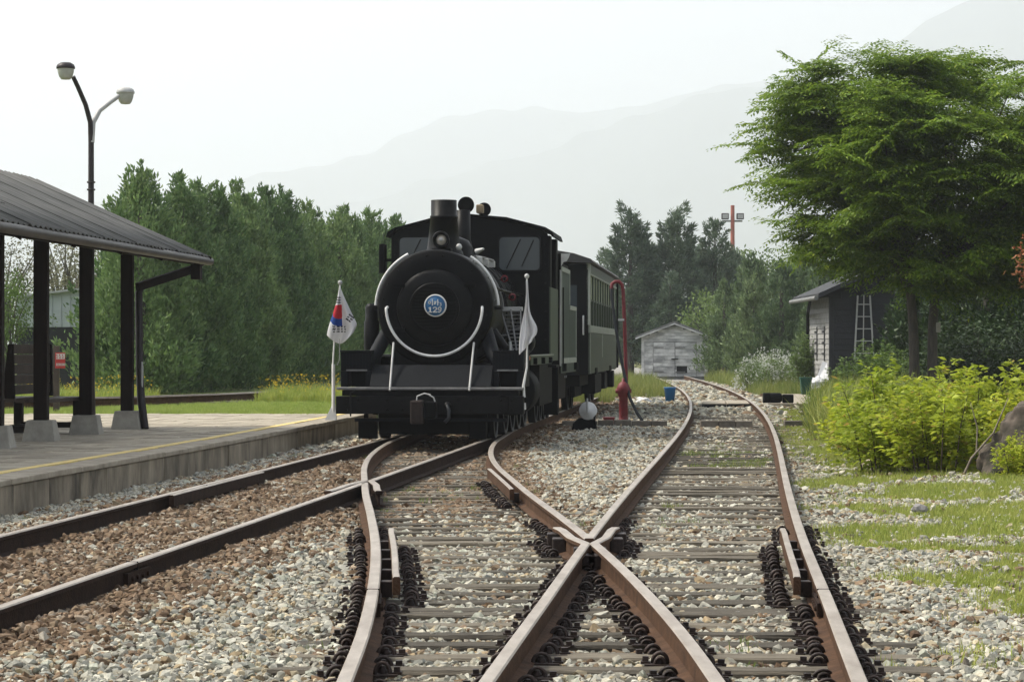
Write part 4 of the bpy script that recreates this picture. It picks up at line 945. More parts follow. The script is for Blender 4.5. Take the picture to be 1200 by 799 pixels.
S(MB().tube([(*ev(23,-.03),EZ-.055),(*ev(39.25,-.03),EZ-.055)], .062, 12), 'gutter', mat('gutter_metal', (.075,.068,.062), (.04,.035,.032), 4, .5))
S(MB().bar((*ev(23,.13),EZ-.045),(*ev(38.98,.13),EZ-.045),.06,.14), 'fascia', M_brownp, .004)
for q, u in enumerate((.65,1.3,1.95)): S(MB().bar((*ev(23,u),EZ+PT*u-.09),(*ev(38.95,u),EZ+PT*u-.09),.08,.10), 'purlin', M_brownp, .004)
for d in np.arange(24.3, 39, 2.42): S(MB().bar((ev(d,.05)[0],d,EZ-.09),(ev(d,2.6)[0],d,EZ+PT*2.6-.17),.07,.12), 'rafter', M_brownp, .004)
posts = [(-6.30,28.0),(-6.13,30.4),(-6.03,32.8),(-5.86,35.25),(-5.65,37.6)]
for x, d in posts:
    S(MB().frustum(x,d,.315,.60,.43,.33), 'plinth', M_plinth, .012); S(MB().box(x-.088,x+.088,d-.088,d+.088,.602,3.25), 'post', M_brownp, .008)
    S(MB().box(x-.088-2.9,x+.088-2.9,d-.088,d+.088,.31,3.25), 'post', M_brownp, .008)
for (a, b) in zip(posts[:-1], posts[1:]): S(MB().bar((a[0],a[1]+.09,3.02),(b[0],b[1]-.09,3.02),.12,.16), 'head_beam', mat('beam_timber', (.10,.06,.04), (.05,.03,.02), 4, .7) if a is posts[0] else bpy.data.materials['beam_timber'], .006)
# bracket arm, down pipe at the far end
S(MB().bar((-5.52,37.75,2.42),(-4.78,38.9,2.74),.09,.12), 'bracket_arm', M_brownp, .006); S(MB().box(-4.86,-4.72,38.7,39.0,2.56,2.85), 'bracket_head', M_brownp, .006)
S(MB().tube([(-4.72,39.1,2.82),(-4.95,38.8,2.68),(-5.46,37.9,2.46),(-5.51,37.8,2.34),(-5.50,37.8,1.2),(-5.46,37.7,.75),(-5.38,37.55,.34)], [.045,.045,.05,.055,.055,.06,.055], 10), 'down_pipe', M_lampm)
S(MB().tube([(-5.455,37.72,.72),(-5.445,37.70,1.2),(-5.45,37.72,1.32)], [.012,.02,.012], 6), 'peeling_paint', M_lampl)

# ------------------------------------------------------------------ bench (double sided)
bn = tag(empty('bench', (-6.62,33.75,.335), -math.atan(.085)), 'dark brown double sided wooden bench under the shelter', 'bench')
def B(m, name, mt=M_brownl, bevel=.006, parent=None): return m.build(name, mt, parent or bn, bevel)
for i in range(5): B(MB().box(-.03,.03,0.03,1.9,.57+.135*i,.57+.135*i+.125), 'back_plank')
for y in (0,1.9):
    B(MB().prism([(-.11,.52),(.07,.52),(.05,1.24),(-.02,1.24)], 'y', y-.02, y+.03), 'end_board', M_brownp)
    for x in (-.42,.42): B(MB().box(x-.06,x+.06,y-.04,y+.06,0,.46), 'leg', M_brownp)
    B(MB().box(-.45,.45,y-.05,y+.05,.08,.16), 'foot_rail', M_brownp)
for s in (-1,1):
    for q in range(3): B(MB().box(min(s*(.10+.145*q),s*(.235+.145*q)),max(s*(.10+.145*q),s*(.235+.145*q)),-.1,2.0,.465,.515), 'seat_plank')
B(MB().box(-.035,.035,.1,1.85,.10,.17), 'stretcher', M_brownp)

# ------------------------------------------------------------------ red notice sign
sg = tag(empty('notice_sign', (-8.72,49.0,.28)), 'small red notice board with white lettering on brown post', 'sign')
MB().box(-.055,.055,-.05,.05,0,1.28).build('post', M_brownl, sg, .006)
sb_ = MB().box(-.01,.18,-.075,-.055,.85,1.15).build('board', M_signred, sg, .004)
def sstroke(pts, nm='letter'):
    m = MB(); stroke(m, pts, .012, -.081, -.0755, 0, 0); m.build(nm, M_white, sb_)
for cx in (.03,.085,.14):
    sstroke([(cx-.02,1.12),(cx+.012,1.12),(cx+.012,1.09),(cx-.02,1.09)]); sstroke([(cx+.024,1.125),(cx+.024,1.03)]); sstroke([(cx-.02,1.06),(cx+.012,1.06)]); sstroke([(cx-.02,1.035),(cx+.018,1.035)])
for cx in np.arange(.012,.17,.026): sstroke([(cx,.94),(cx+.014,.94)]); sstroke([(cx+.007,.945),(cx+.007,.905)]); sstroke([(cx,.905),(cx+.014,.905)])

# ------------------------------------------------------------------ pale building behind shelter
bl = tag(empty('metal_building', (-13.1,76,.28)), 'low building with pale ribbed upper cladding and dark lower wall behind shelter', 'building')
def U(m, name, mt, bevel=0): return m.build(name, mt, bl, bevel)
U(MB().box(-1.6,.55,0,5,-.3,1.85), 'lower_wall', M_dkwall)
U(MB().box(.56,1.7,.3,5,-.3,1.35), 'side_wall', M_dkwall)
for i in range(8):
    x0 = -1.62+i*.27; zt = 2.72+.24*(i/7)
    U(MB().prism([(x0,1.853),(x0+.262,1.853),(x0+.262,zt+.035),(x0,zt)], 'y', -.03, .02), 'cladding_panel', M_metalw); U(MB().box(x0+.248,x0+.268,-.055,-.031,1.853,zt+.02), 'panel_rib', M_metalw)
U(MB().prism([(-1.75,2.70),(.68,2.99),(.68,3.05),(-1.75,2.76)], 'y', -.25, 5.2), 'roof', M_lampl); U(MB().box(-1.6,.54,.03,4.9,1.853,2.68), 'upper_wall', M_metalw)
U(MB().box(.45,1.85,.1,5.1,1.352,1.42), 'lean_to_roof', M_dkwall)

# ------------------------------------------------------------------ street lamp
lp_ = tag(empty('street_lamp', (-7.4,45,.28)), 'dark twin arm street lamp with two glass heads rising behind shelter roof', 'street lamp')
def LPm(m, name, mt, bevel=0, parent=None): return m.build(name, mt, parent or lp_, bevel)
LPm(MB().tube([(0,0,0),(0,0,.5),(0,0,3.0),(0,0,4.9)], [.085,.07,.055,.05], 12), 'pole', M_lampm)
for z in (4.02,4.15): LPm(MB().lathe([(.05,z-.015),(.075,z-.015),(.075,z+.015),(.05,z+.015)], 12, 'z'), 'pole_collar', M_lampm)
M_bowl = mat('lamp_bowl', (.46,.47,.42), (.30,.31,.27), 9, .35)
for (pts, hd, mt, hm, lab) in (
    ([(0,0,4.85),(-.01,-.02,5.2),(-.08,-.10,5.5),(-.19,-.25,5.80),(-.26,-.34,5.97)], (-.36,-.50,6.10), M_lampm, M_lampm, 1),
    ([(0.01,0,4.85),(.03,.03,5.2),(.13,.12,5.42),(.30,.24,5.58),(.44,.34,5.70)], (.54,.42,5.76), M_lampl, M_lampl, 0)):
    LPm(MB().tube(pts, [.05,.045,.042,.04,.038], 10), 'arm', mt)
    h = LPm(MB().lathe([(.0,.10),(.09,.095),(.145,.06),(.162,.02),(.162,-.01),(.14,-.012)], 24, 'z', hd), 'lamp_head', mt)
    LPm(MB().lathe([(.146,-.012),(.140,-.07),(.115,-.15),(.08,-.195),(.0,-.205)], 24, 'z', hd), 'lamp_bowl', M_bowl, 0, h)

# ------------------------------------------------------------------ second track behind the lawn
bt = tag(empty('railway_track', (0,0,0)), 'rusty siding rails crossing behind the lawn on the far side', 'railway track')
for off in (0, 1.5):
    p = [(-13.2+off*.1,48.5+off),(-10.2+off*.05,50.6+off),(-8.0,53.4+off),(-6.6,56.6+off),(-5.5,60.5+off)]
    q = []
    for i in range(len(p)-1):
        for t in np.linspace(0,1,6)[:-1]: q.append((p[i][0]*(1-t)+p[i+1][0]*t, p[i][1]*(1-t)+p[i+1][1]*t))
    o = rail_mesh(q, 'rail', bt); o.location.z = .33
for i in range(14):
    t = i/13; o = bpy.data.objects.new('sleeper', S_len[2.5][i%4]); COL.objects.link(o); o.parent = bt
    x = np.interp(t,[0,.3,.6,1],[-12,-9.6,-7.4,-5.6]); d = np.interp(t,[0,.3,.6,1],[49.8,51.8,55.2,60.6]); o.location = (x,d,.335); o.rotation_euler = (0,0,1.0-.35*t)

# ------------------------------------------------------------------ switch stand, standpipe, small things by the track
sw = tag(empty('switch_stand', (1.39,47.0,-.02)), 'low black switch stand with round white target disc beside the coach', 'switch stand')
def W_(m, name, mt, bevel=0): return m.build(name, mt, sw, bevel)
W_(MB().prism([(-.30,0),(.18,0),(.14,.22),(.02,.26),(-.16,.26),(-.27,.16)], 'y', -.12, .14), 'base_casting', M_blackd, .02); W_(MB().box(.10,.14,-.16,-.12,0,.36), 'lever_arm', M_blackd, .005)
W_(MB().lathe([(.0,-.185),(.055,-.185),(.06,-.170),(.150,-.165),(.166,-.14),(.158,-.12),(.0,-.118)], 36, 'y', (0,0,.39)), 'target_disc', M_white)
W_(MB().tube([(-.01,-.20,.36),(-.015,-.20,.62)], .018, 8), 'handle', M_lampl); W_(MB().lathe([(.0,.62),(.025,.63),(.03,.68),(.0,.72)], 10, 'z', (-.015,-.20,0)), 'handle_knob', M_blackd); W_(MB().tube([(0,-.12,.39),(0,.1,.2)], .03, 8), 'spindle', M_blackd)
hy = tag(empty('standpipe_hydrant', (2.22,51.0,-.02)), 'red hydrant with tall hooked red water pipe and black hose', 'hydrant')
def Y(m, name, mt, bevel=0, parent=None): return m.build(name, mt, parent or hy, bevel)
Y(MB().lathe([(.14,0),(.14,.05),(.095,.07),(.09,.18),(.085,.56),(.11,.58),(.11,.63),(.13,.64),(.135,.74),(.10,.82),(.06,.86),(.035,.87),(.035,.93),(.0,.94)], 20, 'z'), 'hydrant_body', M_redp)
for s in (-1,1): Y(MB().lathe([(.0,s*.16),(.04,s*.16),(.05,s*.10),(.05,0)], 12, 'x', (0,0,.68)), 'outlet', M_redp)
Y(MB().tube([(.06,.14,0),(.06,.14,1.0),(.03,.14,2.0),(.0,.14,2.70),(-.02,.14,2.80),(-.08,.14,2.86),(-.16,.14,2.86),(-.22,.14,2.82),(-.235,.14,2.72)], .036, 12), 'water_pipe', M_redp)
Y(MB().tube([(-.235,.14,2.74),(-.23,.12,2.55),(-.16,.10,2.0),(-.06,.06,1.4),(.04,.0,.9),(.12,-.1,.55),(.26,-.2,.25),(.40,-.25,.04)], .032, 10), 'hose', M_rubber)
Y(MB().box(-.10,.02,.10,.14,2.08,2.12), 'pipe_clip', M_lampl)
rb = tag(empty('metal_box', (1.93,50.9,-.02)), 'small red metal box on the ground left of the hydrant', 'box')
MB().box(-.11,.11,-.1,.1,0,.14).build('body', M_redp, rb, .01); MB().box(-.12,.12,-.11,.11,.142,.165).build('lid', M_redp, rb, .006)
bk = tag(empty('bucket', (4.38,71.0,-.02)), 'blue plastic bucket standing on the gravel by the shed track', 'bucket')
MB().lathe([(.0,.01),(.115,.01),(.12,.0),(.155,.42),(.17,.425),(.17,.445),(.15,.445),(.145,.43),(.11,.03)], 24, 'z').build('body', M_blue, bk)
MB().tube([(.165*math.cos(a),.02,.42-.16*math.sin(a)) for a in np.linspace(0,math.pi,14)], .007, 6).build('handle', M_lampl, bk)
def blob(name, mt, seed, sx, sy, sz, loc, label, cat, sub=3, rough_=.25, group=None, planar=0, flat=False, fine=0):
    bm = bmesh.new(); bmesh.ops.create_icosphere(bm, subdivisions=sub, radius=1); r = random.Random(seed)
    ax = [(Vector((r.gauss(0,1),r.gauss(0,1),r.gauss(0,1))).normalized(), r.uniform(.72,.96)) for _ in range(planar)]
    from mathutils import noise as mn
    for v_ in bm.verts:
        q = v_.co.copy()
        for a_, h_ in ax:
            e_ = q.dot(a_)-h_
            if e_ > 0: q -= a_*e_
        q *= 1+rough_*(mn.noise(q*1.6+Vector((seed*3.1,0,0)))+.5*mn.noise(q*4+Vector((0,seed,0))))
        if fine: q *= 1+fine*(abs(mn.noise(q*6))*2-.6+abs(mn.noise(q*14))*.8)
        v_.co = Vector((q.x*sx, q.y*sy, max(q.z,-.35)*sz))
    for f_ in bm.faces: f_.smooth = not flat
    me = bpy.data.meshes.new(name); bm.to_mesh(me); bm.free(); me.materials.append(mt)
    o = link(name, me, None, loc); 
    if label: tag(o, label, cat, group)
    return o
blob('cloth_bundle', M_white, 3, .22,.16,.13, (3.62,70.5,.03), 'crumpled white rag left of the blue bucket', 'rag', 3, .5)
blob('plastic_sheet', mat('dark_sheet',(.03,.04,.06),None,8,.5), 8, .55,.22,.06, (4.0,70.4,.0), 'dark flattened plastic sheet between rag and bucket', 'sheet', 3, .5)

# level crossing kerb of timber blocks
kb = tag(empty('crossing_kerb', (0,0,0)), 'row of weathered timber blocks edging the crossing across the tracks', 'kerb')
M_block = mat('kerb_timber', (.20,.175,.14), (.09,.078,.062), 5, .9, .5, 25, rand=.25)
xs = 0.3; k = 0; dK = 49.6
while xs < 5.75:
    L = random.Random(k).uniform(.27,.38); a, b = xs, xs+L; k += 1; xs = b+.012
    c_ = (a+b)/2
    if min(abs(c_-float(f_(dK))) for f_ in (L2, L4)) < .25 or c_ < float(C_loco(dK))+1.1: continue
    MB().box(a,b,dK-.12,dK+.12,-.10,.115+random.Random(k).uniform(-.015,.02)).build('timber_block', M_block, kb, .012)
cs = tag(empty('crossing_slab', (float(C_shed(66.5)),66.5,0)), 'pale concrete crossing slab with dark edge between the shed track rails', 'slab')
MB().prism([(-.60,-2.0),(.0,-2.0),(.28,2.0),(-.32,2.0)], 'z', -.1, .12).build('panel', M_coping, cs, .01); MB().prism([(.03,-2.0),(.60,-2.0),(.88,2.0),(.31,2.0)], 'z', -.1, .12).build('panel', M_coping, cs, .01)
for (a, b) in ((-.61,.0),(.02,.62)):
    MB().box(a,b,-2.06,-2.01,-.08,.09).build('edge_angle', M_blackd, cs, .004)
cpd = tag(MB().prism([(6.55,65.5),(8.05,65.5),(9.0,79),(7.9,79)], 'z', -.1, .095).build('concrete_pad', M_coping, None, .01), 'flat concrete pad between shed track and dark hut', 'slab')
pm = tag(empty('pump_motor', (6.75,66.0,.10)), 'small black machine lying at the edge of the concrete pad', 'machine')
MB().lathe([(.0,-.25),(.10,-.25),(.13,-.20),(.13,.15),(.10,.2),(.0,.2)], 16, 'x', (0,0,.13)).build('motor', M_blackd, pm); MB().box(.22,.50,-.12,.12,.0,.22).build('gear_box', M_blackd, pm, .02); MB().box(-.28,-.10,-.14,.14,.0,.26).build('end_housing', M_blackd, pm, .03)
# pale boulder, small stones on the verge
blob('boulder', mat('pale_rock',(.50,.42,.33),(.36,.30,.23),5,.9,.4,20), 4, .15,.12,.085, (4.55,32.2,.06), 'pale tan flat stone lying on the grass verge edge', 'stone', 3, .22, planar=8, flat=True)
blob('boulder', mat('grey_rock',(.30,.28,.27),(.2,.19,.18),5,.9,.4,20), 14, .075,.065,.06, (3.72,23.4,.05), 'grey pointed stone in the grass below the shrubs', 'stone', 2, .25, planar=9, flat=True)
blob('boulder', M_rock, 6, .60,.52,.64, (6.02,29.5,.28), 'large dark lichened boulder half hidden by yellow green shrubs', 'boulder', 5, .30, planar=12, fine=.06)

# ------------------------------------------------------------------ grey shed at the end of the line
sd = tag(empty('engine_shed', (8.0,126,0), -.062), 'weathered white boarded shed with double doors at the track end', 'shed')
def D_(m, name, mt, bevel=0, parent=None): return m.build(name, mt, parent or sd, bevel)
hw = 1.56; eh = 2.12; ah = 2.72
D_(MB().box(-hw,hw,.05,6,-.1,eh), 'body', M_boardg)
D_(MB().prism([(-hw,eh+.002),(hw,eh+.002),(0,ah)], 'y', .05, 6), 'gable', M_boardg)
def planks(x0, x1, z0, z1, n, par, y0=0, y1=.045, mt=M_board, clipf=None):
    h = (z1-z0)/n
    for i in range(n):
        a, b = z0+i*h, z0+(i+1)*h-.008; xa, xb = x0, x1
        if clipf:
            xa, xb = max(x0, -clipf(b)), min(x1, clipf(b))
            if xb-xa < .05: continue
        m = MB(); m.add([(xa,y0-.012,a),(xb,y0-.012,a),(xb,y1,a),(xa,y1,a),(xa,y0+.008,b),(xb,y0+.008,b),(xb,y1,b),(xa,y1,b)], [(3,2,1,0),(4,5,6,7),(0,1,5,4),(1,2,6,5),(2,3,7,6),(3,0,4,7)])
        m.build('plank', mt, par)
for x0, x1 in ((-hw,-1.06),(1.09,hw)): planks(x0, x1, .1, 1.80, 9, sd)
planks(-hw, hw, 1.80, ah, 6, sd, clipf=lambda z: hw if z < eh else max(0, hw*(ah-z)/(ah-eh)))
for x0, x1 in ((-1.04,.015),(.03,1.07)):
    lf = empty('door_leaf'); lf.parent = sd
    if x0 < 0: planks(x0, x1, .1, 1.78, 10, lf, -.03, .0)
    else:
        planks(x0, x1, .62, 1.78, 7, lf, -.03, .0); planks(x0, .10, .1, .61, 3, lf, -.03, .0); planks(.62, x1, .1, .61, 3, lf, -.03, .0); planks(.10,.62,.1,.27,1,lf,-.03,0)
        MB().box(.101,.619,-.01,.02,.272,.615).build('broken_gap', M_blackd, lf)
    for z in (.3,1.5): MB().box(x0+.02,x0+.5,-.06,-.045,z,z+.05).build('hinge', M_greyedge, lf)
D_(MB().box(-.16,.18,-.075,-.05,.93,.98), 'latch', M_blackd); D_(MB().box(.012,.032,-.05,.0,.1,1.78), 'door_gap', M_blackd)
for x in (-hw,hw-.0): D_(MB().box(x-.07,x+.07,-.04,.04,-.1,eh), 'corner_board', M_board, .004)
for s in (-1,1):
    o = D_(MB().prism([(s*0,ah+.0),(s*1.92,eh-.12),(s*1.92,eh-.03),(s*0,ah+.10)], 'y', -.35, 6.2), 'roof_slope', M_greyedge); D_(MB().prism([(0,ah-.06),(s*1.92,eh-.20),(s*1.92,eh-.125),(0,ah-.004)], 'y', -.37, -.30), 'barge_board', M_board)

# ------------------------------------------------------------------ dark hut on the right
ht = tag(empty('dark_hut', (9.95,80,.10), .0), 'dark timber hut with pale boarded side wall behind big tree', 'hut')
def HT(m, name, mt, bevel=0, parent=None): return m.build(name, mt, parent or ht, bevel)
HW = 5.6
HT(MB().box(.03,HW,.05,5.6,-.2,3.02), 'body', M_dkwall); HT(MB().prism([(.03,3.022),(HW,3.022),(HW/2,4.28)], 'y', .05, 5.6), 'gable', M_dkwall)
n = 19
for i in range(n):
    z0 = -.1+i*(3.12/n); z1 = z0+3.12/n-.008
    m = MB(); m.add([(-.025,.12,z0),(-.025,5.5,z0),(.028,5.5,z0),(.028,.12,z0),(-.005,.12,z1),(-.005,5.5,z1),(.028,5.5,z1),(.028,.12,z1)], [(3,2,1,0),(4,5,6,7),(0,1,5,4),(1,2,6,5),(2,3,7,6),(3,0,4,7)]); m.build('side_plank', M_boardg, ht)
for i in range(24):
    z0 = -.1+i*.18; z1 = z0+.172; lim = 0 if z1 < 3.02 else (z1-3.02)/1.26*HW/2
    if HW-2*lim > .3:
        m = MB(); m.add([(lim+.1,-.02,z0),(HW-lim,-.02,z0),(HW-lim,.047,z0),(lim+.1,.047,z0),(lim+.1,.005,z1),(HW-lim,.005,z1),(HW-lim,.047,z1),(lim+.1,.047,z1)], [(3,2,1,0),(4,5,6,7),(0,1,5,4),(1,2,6,5),(2,3,7,6),(3,0,4,7)]); m.build('front_plank', M_dkwall, ht)
HT(MB().box(-.04,.098,-.035,.115,-.2,3.02), 'corner_post', M_dkwall, .005)
for s in (0,1):
    e0 = -.5 if s == 0 else HW+.5; 
    rs_ = HT(MB().prism([(HW/2,4.44),(e0,2.99),(e0,3.09),(HW/2,4.55)], 'y', -1.0, 6.2), 'roof_slope', mat('hut_roof',(.028,.030,.033),(.016,.017,.019),4,.75) if s == 0 else bpy.data.materials['hut_roof'])
    HT(MB().prism([(HW/2,4.405),(e0,2.955),(e0,3.095),(HW/2,4.555)], 'y', -1.06, -1.002), 'barge_board', bpy.data.materials['hut_roof'])
HT(MB().tube([(-.56,-1.0,2.95),(-.56,6.2,2.95)], .07, 10), 'gutter', M_greyedge); HT(MB().tube([(-.53,.9,2.9),(-.5,1.6,2.62),(-.08,5.45,2.5),(-.08,5.45,0)], .05, 8), 'down_pipe', M_blackd)
for i, y in enumerate((1.2,3.2)):
    HT(MB().box(-.045,-.026,y,y+.14,1.0,2.1), 'batten', M_dkwall)
    for z in (1.2,1.55,1.9): HT(MB().box(-.043,-.024,y+.3,y+.7,z,z+.06), 'vent_slot', M_dkwall)
HT(MB().box(-.06,-.027,1.6,2.6,0,.75), 'hatch', M_dkwall, .01)
# ladder on the front of the hut
ld = tag(empty('ladder', (10.98,79.9,1.15)), 'pale aluminium ladder leaning upright against the dark hut front', 'ladder')
for s in (-1,1): MB().bar((s*.30,-.06,0),(s*.19,-.02,2.0),.05,.035).build('rail', M_lampl, ld)
for i in range(5): MB().bar((-.28+.02*i,-.05,.2+.38*i),(.28-.02*i,-.05,.2+.38*i),.035,.03).build('rung', M_lampl, ld)
MB().bar((-.03,-.05,0),(.0,-.03,2.0),.03,.03).build('centre_stile', M_lampl, ld)
# bin and tarpaulin by the hut
bi = tag(empty('waste_bin', (8.95,78.0,.10)), 'dark green plastic bin standing beside the white tarpaulin', 'bin')
MB().frustum(0,0,0,.46,.26,.34).build('body', M_bin, bi, .01); MB().frustum(0,0,.462,.52,.37,.37).build('rim', M_bin, bi, .01)
blob('tarpaulin', M_flagw, 12, .42,.30,.26, (9.42,78.8,.30), 'heap of crumpled white tarpaulin against the hut corner', 'tarpaulin', 4, .55)
tp = MB(); tp.add([(9.30,79.2,.25),(9.78,79.0,.25),(9.80,79.6,1.05),(9.66,79.62,1.1),(9.35,79.6,.25),(9.78,79.7,.25)], [(0,1,2,3),(0,3,4),(1,5,2),(3,2,5,4)])
tag(tp.build('plastic_sheet', M_flagw), 'white plastic sheet propped up as a peak beside hut', 'sheet')
# flood light mast far behind
fm = tag(empty('floodlight_mast', (14.65,170,0)), 'orange mast with two floodlights rising behind the far trees', 'mast')
MB().tube([(0,0,0),(0,0,5),(0,0,10.95)], [.17,.15,.13], 12).build('pole', M_orange, fm); MB().box(-.65,.65,-.06,.06,9.85,9.97).build('cross_arm', M_greyedge, fm)
for s in (-1,1):
    h = MB().prism([(s*.5-.24,10.02),(s*.5+.24,10.02),(s*.5+.24,10.42),(s*.5-.24,10.42)], 'y', -.2, .15).build('floodlight', M_lampm, fm, .03); MB().box(s*.5-.18,s*.5+.18,-.215,-.202,10.08,10.36).build('lens', M_lampl, h)

# ------------------------------------------------------------------ vegetation
def nrm(a): return a/np.maximum(np.linalg.norm(a, axis=-1, keepdims=True), 1e-9)
def cards(Pb, Dr, L, Wd, droop=.12, roll=None, rng=RNG):
    """one folded leaf-shaped quad per row"""
    n = len(Pb); Dr = nrm(Dr); up = nrm(rng.normal(0,1,(n,3))*(.8 if roll is None else roll)+np.array([0,0,1.0]))
    sd = nrm(np.cross(Dr, up)); L = np.broadcast_to(np.asarray(L,float),(n,))[:,None]; Wd = np.broadcast_to(np.asarray(Wd,float),(n,))[:,None]
    tip = Pb+Dr*L-np.array([0,0,1])*L*droop; mid_ = Pb+Dr*L*.45
    V = np.stack([Pb, mid_+sd*Wd/2, tip, mid_-sd*Wd/2], 1).reshape(-1,3)
    return V, np.arange(4*n).reshape(-1,4)
def conifer_mesh(name, seed, h, r, mt, npl=150, nc=75, up=.9, out=.45, plen=.75, cl=.15, cw=.05, z0=.1, power=.8, spread=.13, lobes=.25):
    g = np.random.default_rng(seed); t = g.random(npl*3); keep = g.random(npl*3) < (1-t)**.7+.15; t = t[keep][:npl]
    az = g.random(len(t))*2*np.pi
    R = r*((1-t)**power)*np.clip((t+.12)/.22, .55, 1)*(1+lobes*np.sin(az*3+seed)*np.cos(t*9+seed)+.12*g.normal(size=len(t)))
    rho = R*np.sqrt(.35+.65*g.random(len(t)))*.92
    B = np.stack([rho*np.cos(az), rho*np.sin(az), z0+t*(h-plen*.8)], -1)
    od = np.stack([np.cos(az), np.sin(az), np.zeros_like(az)], -1)
    ax = nrm(od*out*(1-.6*t[:,None])+np.array([0,0,up])+g.normal(0,.16,(len(t),3)))
    pl_ = plen*(.6+.7*g.random(len(t)))*(1-.25*t)
    k = np.repeat(np.arange(len(t)), nc); s = g.random(len(k))**.9
    Pn = B[k]+ax[k]*(s*pl_[k])[:,None]+g.normal(0,1,(len(k),3))*(spread*(1.15-s))[:,None]
    Dn = ax[k]+g.normal(0,.45,(len(k),3))
    V, F = cards(Pn, Dn, cl*(.6+.8*g.random(len(k))), cw*(.7+.6*g.random(len(k))), .0, 1.0, g)
    # a leader tip
    m2 = int(nc*.8); s = g.random(m2); Pt = np.stack([g.normal(0,.10,m2)*(1.1-s), g.normal(0,.10,m2)*(1.1-s), h-.7+s*.7], -1)
    V2, F2 = cards(Pt, np.array([0,0,1.0])+g.normal(0,.4,(m2,3)), cl, cw, 0, 1.0, g)
    return mesh_np(name, np.concatenate([V,V2]), np.concatenate([F,F2+len(V)]), mt)
def trunk_mesh(h, r, bend=0, seed=0):
    g = random.Random(seed); m = MB(); m.tube([(0,0,-.2),(g.uniform(-.05,.05)*bend,g.uniform(-.05,.05)*bend,h*.3),(g.uniform(-.1,.1)*bend,0,h*.65),(0,0,h*.93)], [r*1.25,r,r*.65,r*.2], 8)
    o = m.build('trunk', M_bark); me = o.data; bpy.data.objects.remove(o); return me
M_jun = leafmat('juniper_leaf', (.082,.15,.052), (.17,.26,.09), .34, .6, (.22,.29,.12))
M_jun2 = leafmat('far_juniper_leaf', (.085,.135,.06), (.16,.225,.095), .3, .6)
M_pine = leafmat('pine_needle', (.085,.13,.085), (.165,.22,.135), .25, .6)  # needle colour lightened so that part of the distance haze is painted in
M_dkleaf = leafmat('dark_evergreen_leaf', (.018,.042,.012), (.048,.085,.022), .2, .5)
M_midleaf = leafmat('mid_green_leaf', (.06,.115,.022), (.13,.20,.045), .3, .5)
M_paleleaf = leafmat('pale_green_leaf', (.10,.165,.045), (.17,.24,.075), .35, .5)
M_zel = leafmat('zelkova_leaf', (.065,.135,.012), (.17,.265,.028), .44, .45, (.29,.36,.05))
M_yel = leafmat('yellow_green_leaf', (.26,.34,.024), (.50,.55,.055), .48, .5, (.44,.29,.08))
M_verge = leafmat('verge_leaf', (.12,.17,.035), (.24,.29,.07), .35, .55)
M_red = leafmat('red_leaf', (.24,.07,.03), (.36,.16,.06), .35, .5)
M_dry = leafmat('sparse_leaf', (.11,.12,.06), (.19,.18,.10), .25, .6)
def tree(name, label, cat, loc, crown, trunk, rz=0, sc=(1,1,1), group=None, crown_name='crown'):
    e = tag(empty(name, loc, rz), label, cat, group); e.scale = sc
    link(crown_name, crown, e); link('trunk', trunk, e); return e
ORD = ['first','second','third','fourth','fifth','sixth','seventh','eighth','ninth','tenth','eleventh','twelfth','thirteenth','fourteenth','fifteenth','sixteenth','seventeenth','eighteenth','nineteenth','twentieth','twenty-first','twenty-second','twenty-third','twenty-fourth','twenty-fifth','twenty-sixth','twenty-seventh','twenty-eighth','twenty-ninth','thirtieth']
# hedge of junipers on the left
JC = [conifer_mesh('juniper_crown', 11+i, 6.0, 1.45, M_jun, 250, 70, cl=.15, cw=.06, z0=.05, power=.62, spread=.17, plen=.72, lobes=.35) for i in range(5)]
JT = trunk_mesh(5.6, .13)
row = []
for i in range(24):
    t = i/23; x = np.interp(t, [0,1], [-9.75,-5.2]); d = np.interp(t, [0,1], [65.5,112]); row.append((x+random.Random(i).uniform(-.35,.35), d+random.Random(i+50).uniform(-.7,.7)))
hts = [6.05,5.9,6.0,5.75,6.1,6.15,6.0,6.35,6.2,6.5,6.7,6.2,6.4,6.1,6.3,6.5,6.3,6.7,6.5,6.9,6.7,7.0,6.8,7.1]
for i, (x, d) in enumerate(row):
    s = hts[i]/6.0; tree('juniper_tree', 'tall green juniper, %s in the left hedge row counting away from the shelter' % ORD[i], 'tree', (x,d,.2), JC[i%5], JT, i*1.7, (1.08,1.08,s), 'junipers of the left hedge')
for i in range(2,10):     # second, rear row glimpsed between the tips
    x = -12.6+i*.55; d = 70+i*5.6; tree('juniper_tree', 'juniper of the rear row, %s behind the left hedge from the shelter end' % ORD[i-2], 'tree', (x,d,.2), JC[(i+2)%5], JT, i*2.3+.5, (1.15,1.15,1.0+.02*i), 'junipers behind the left hedge')
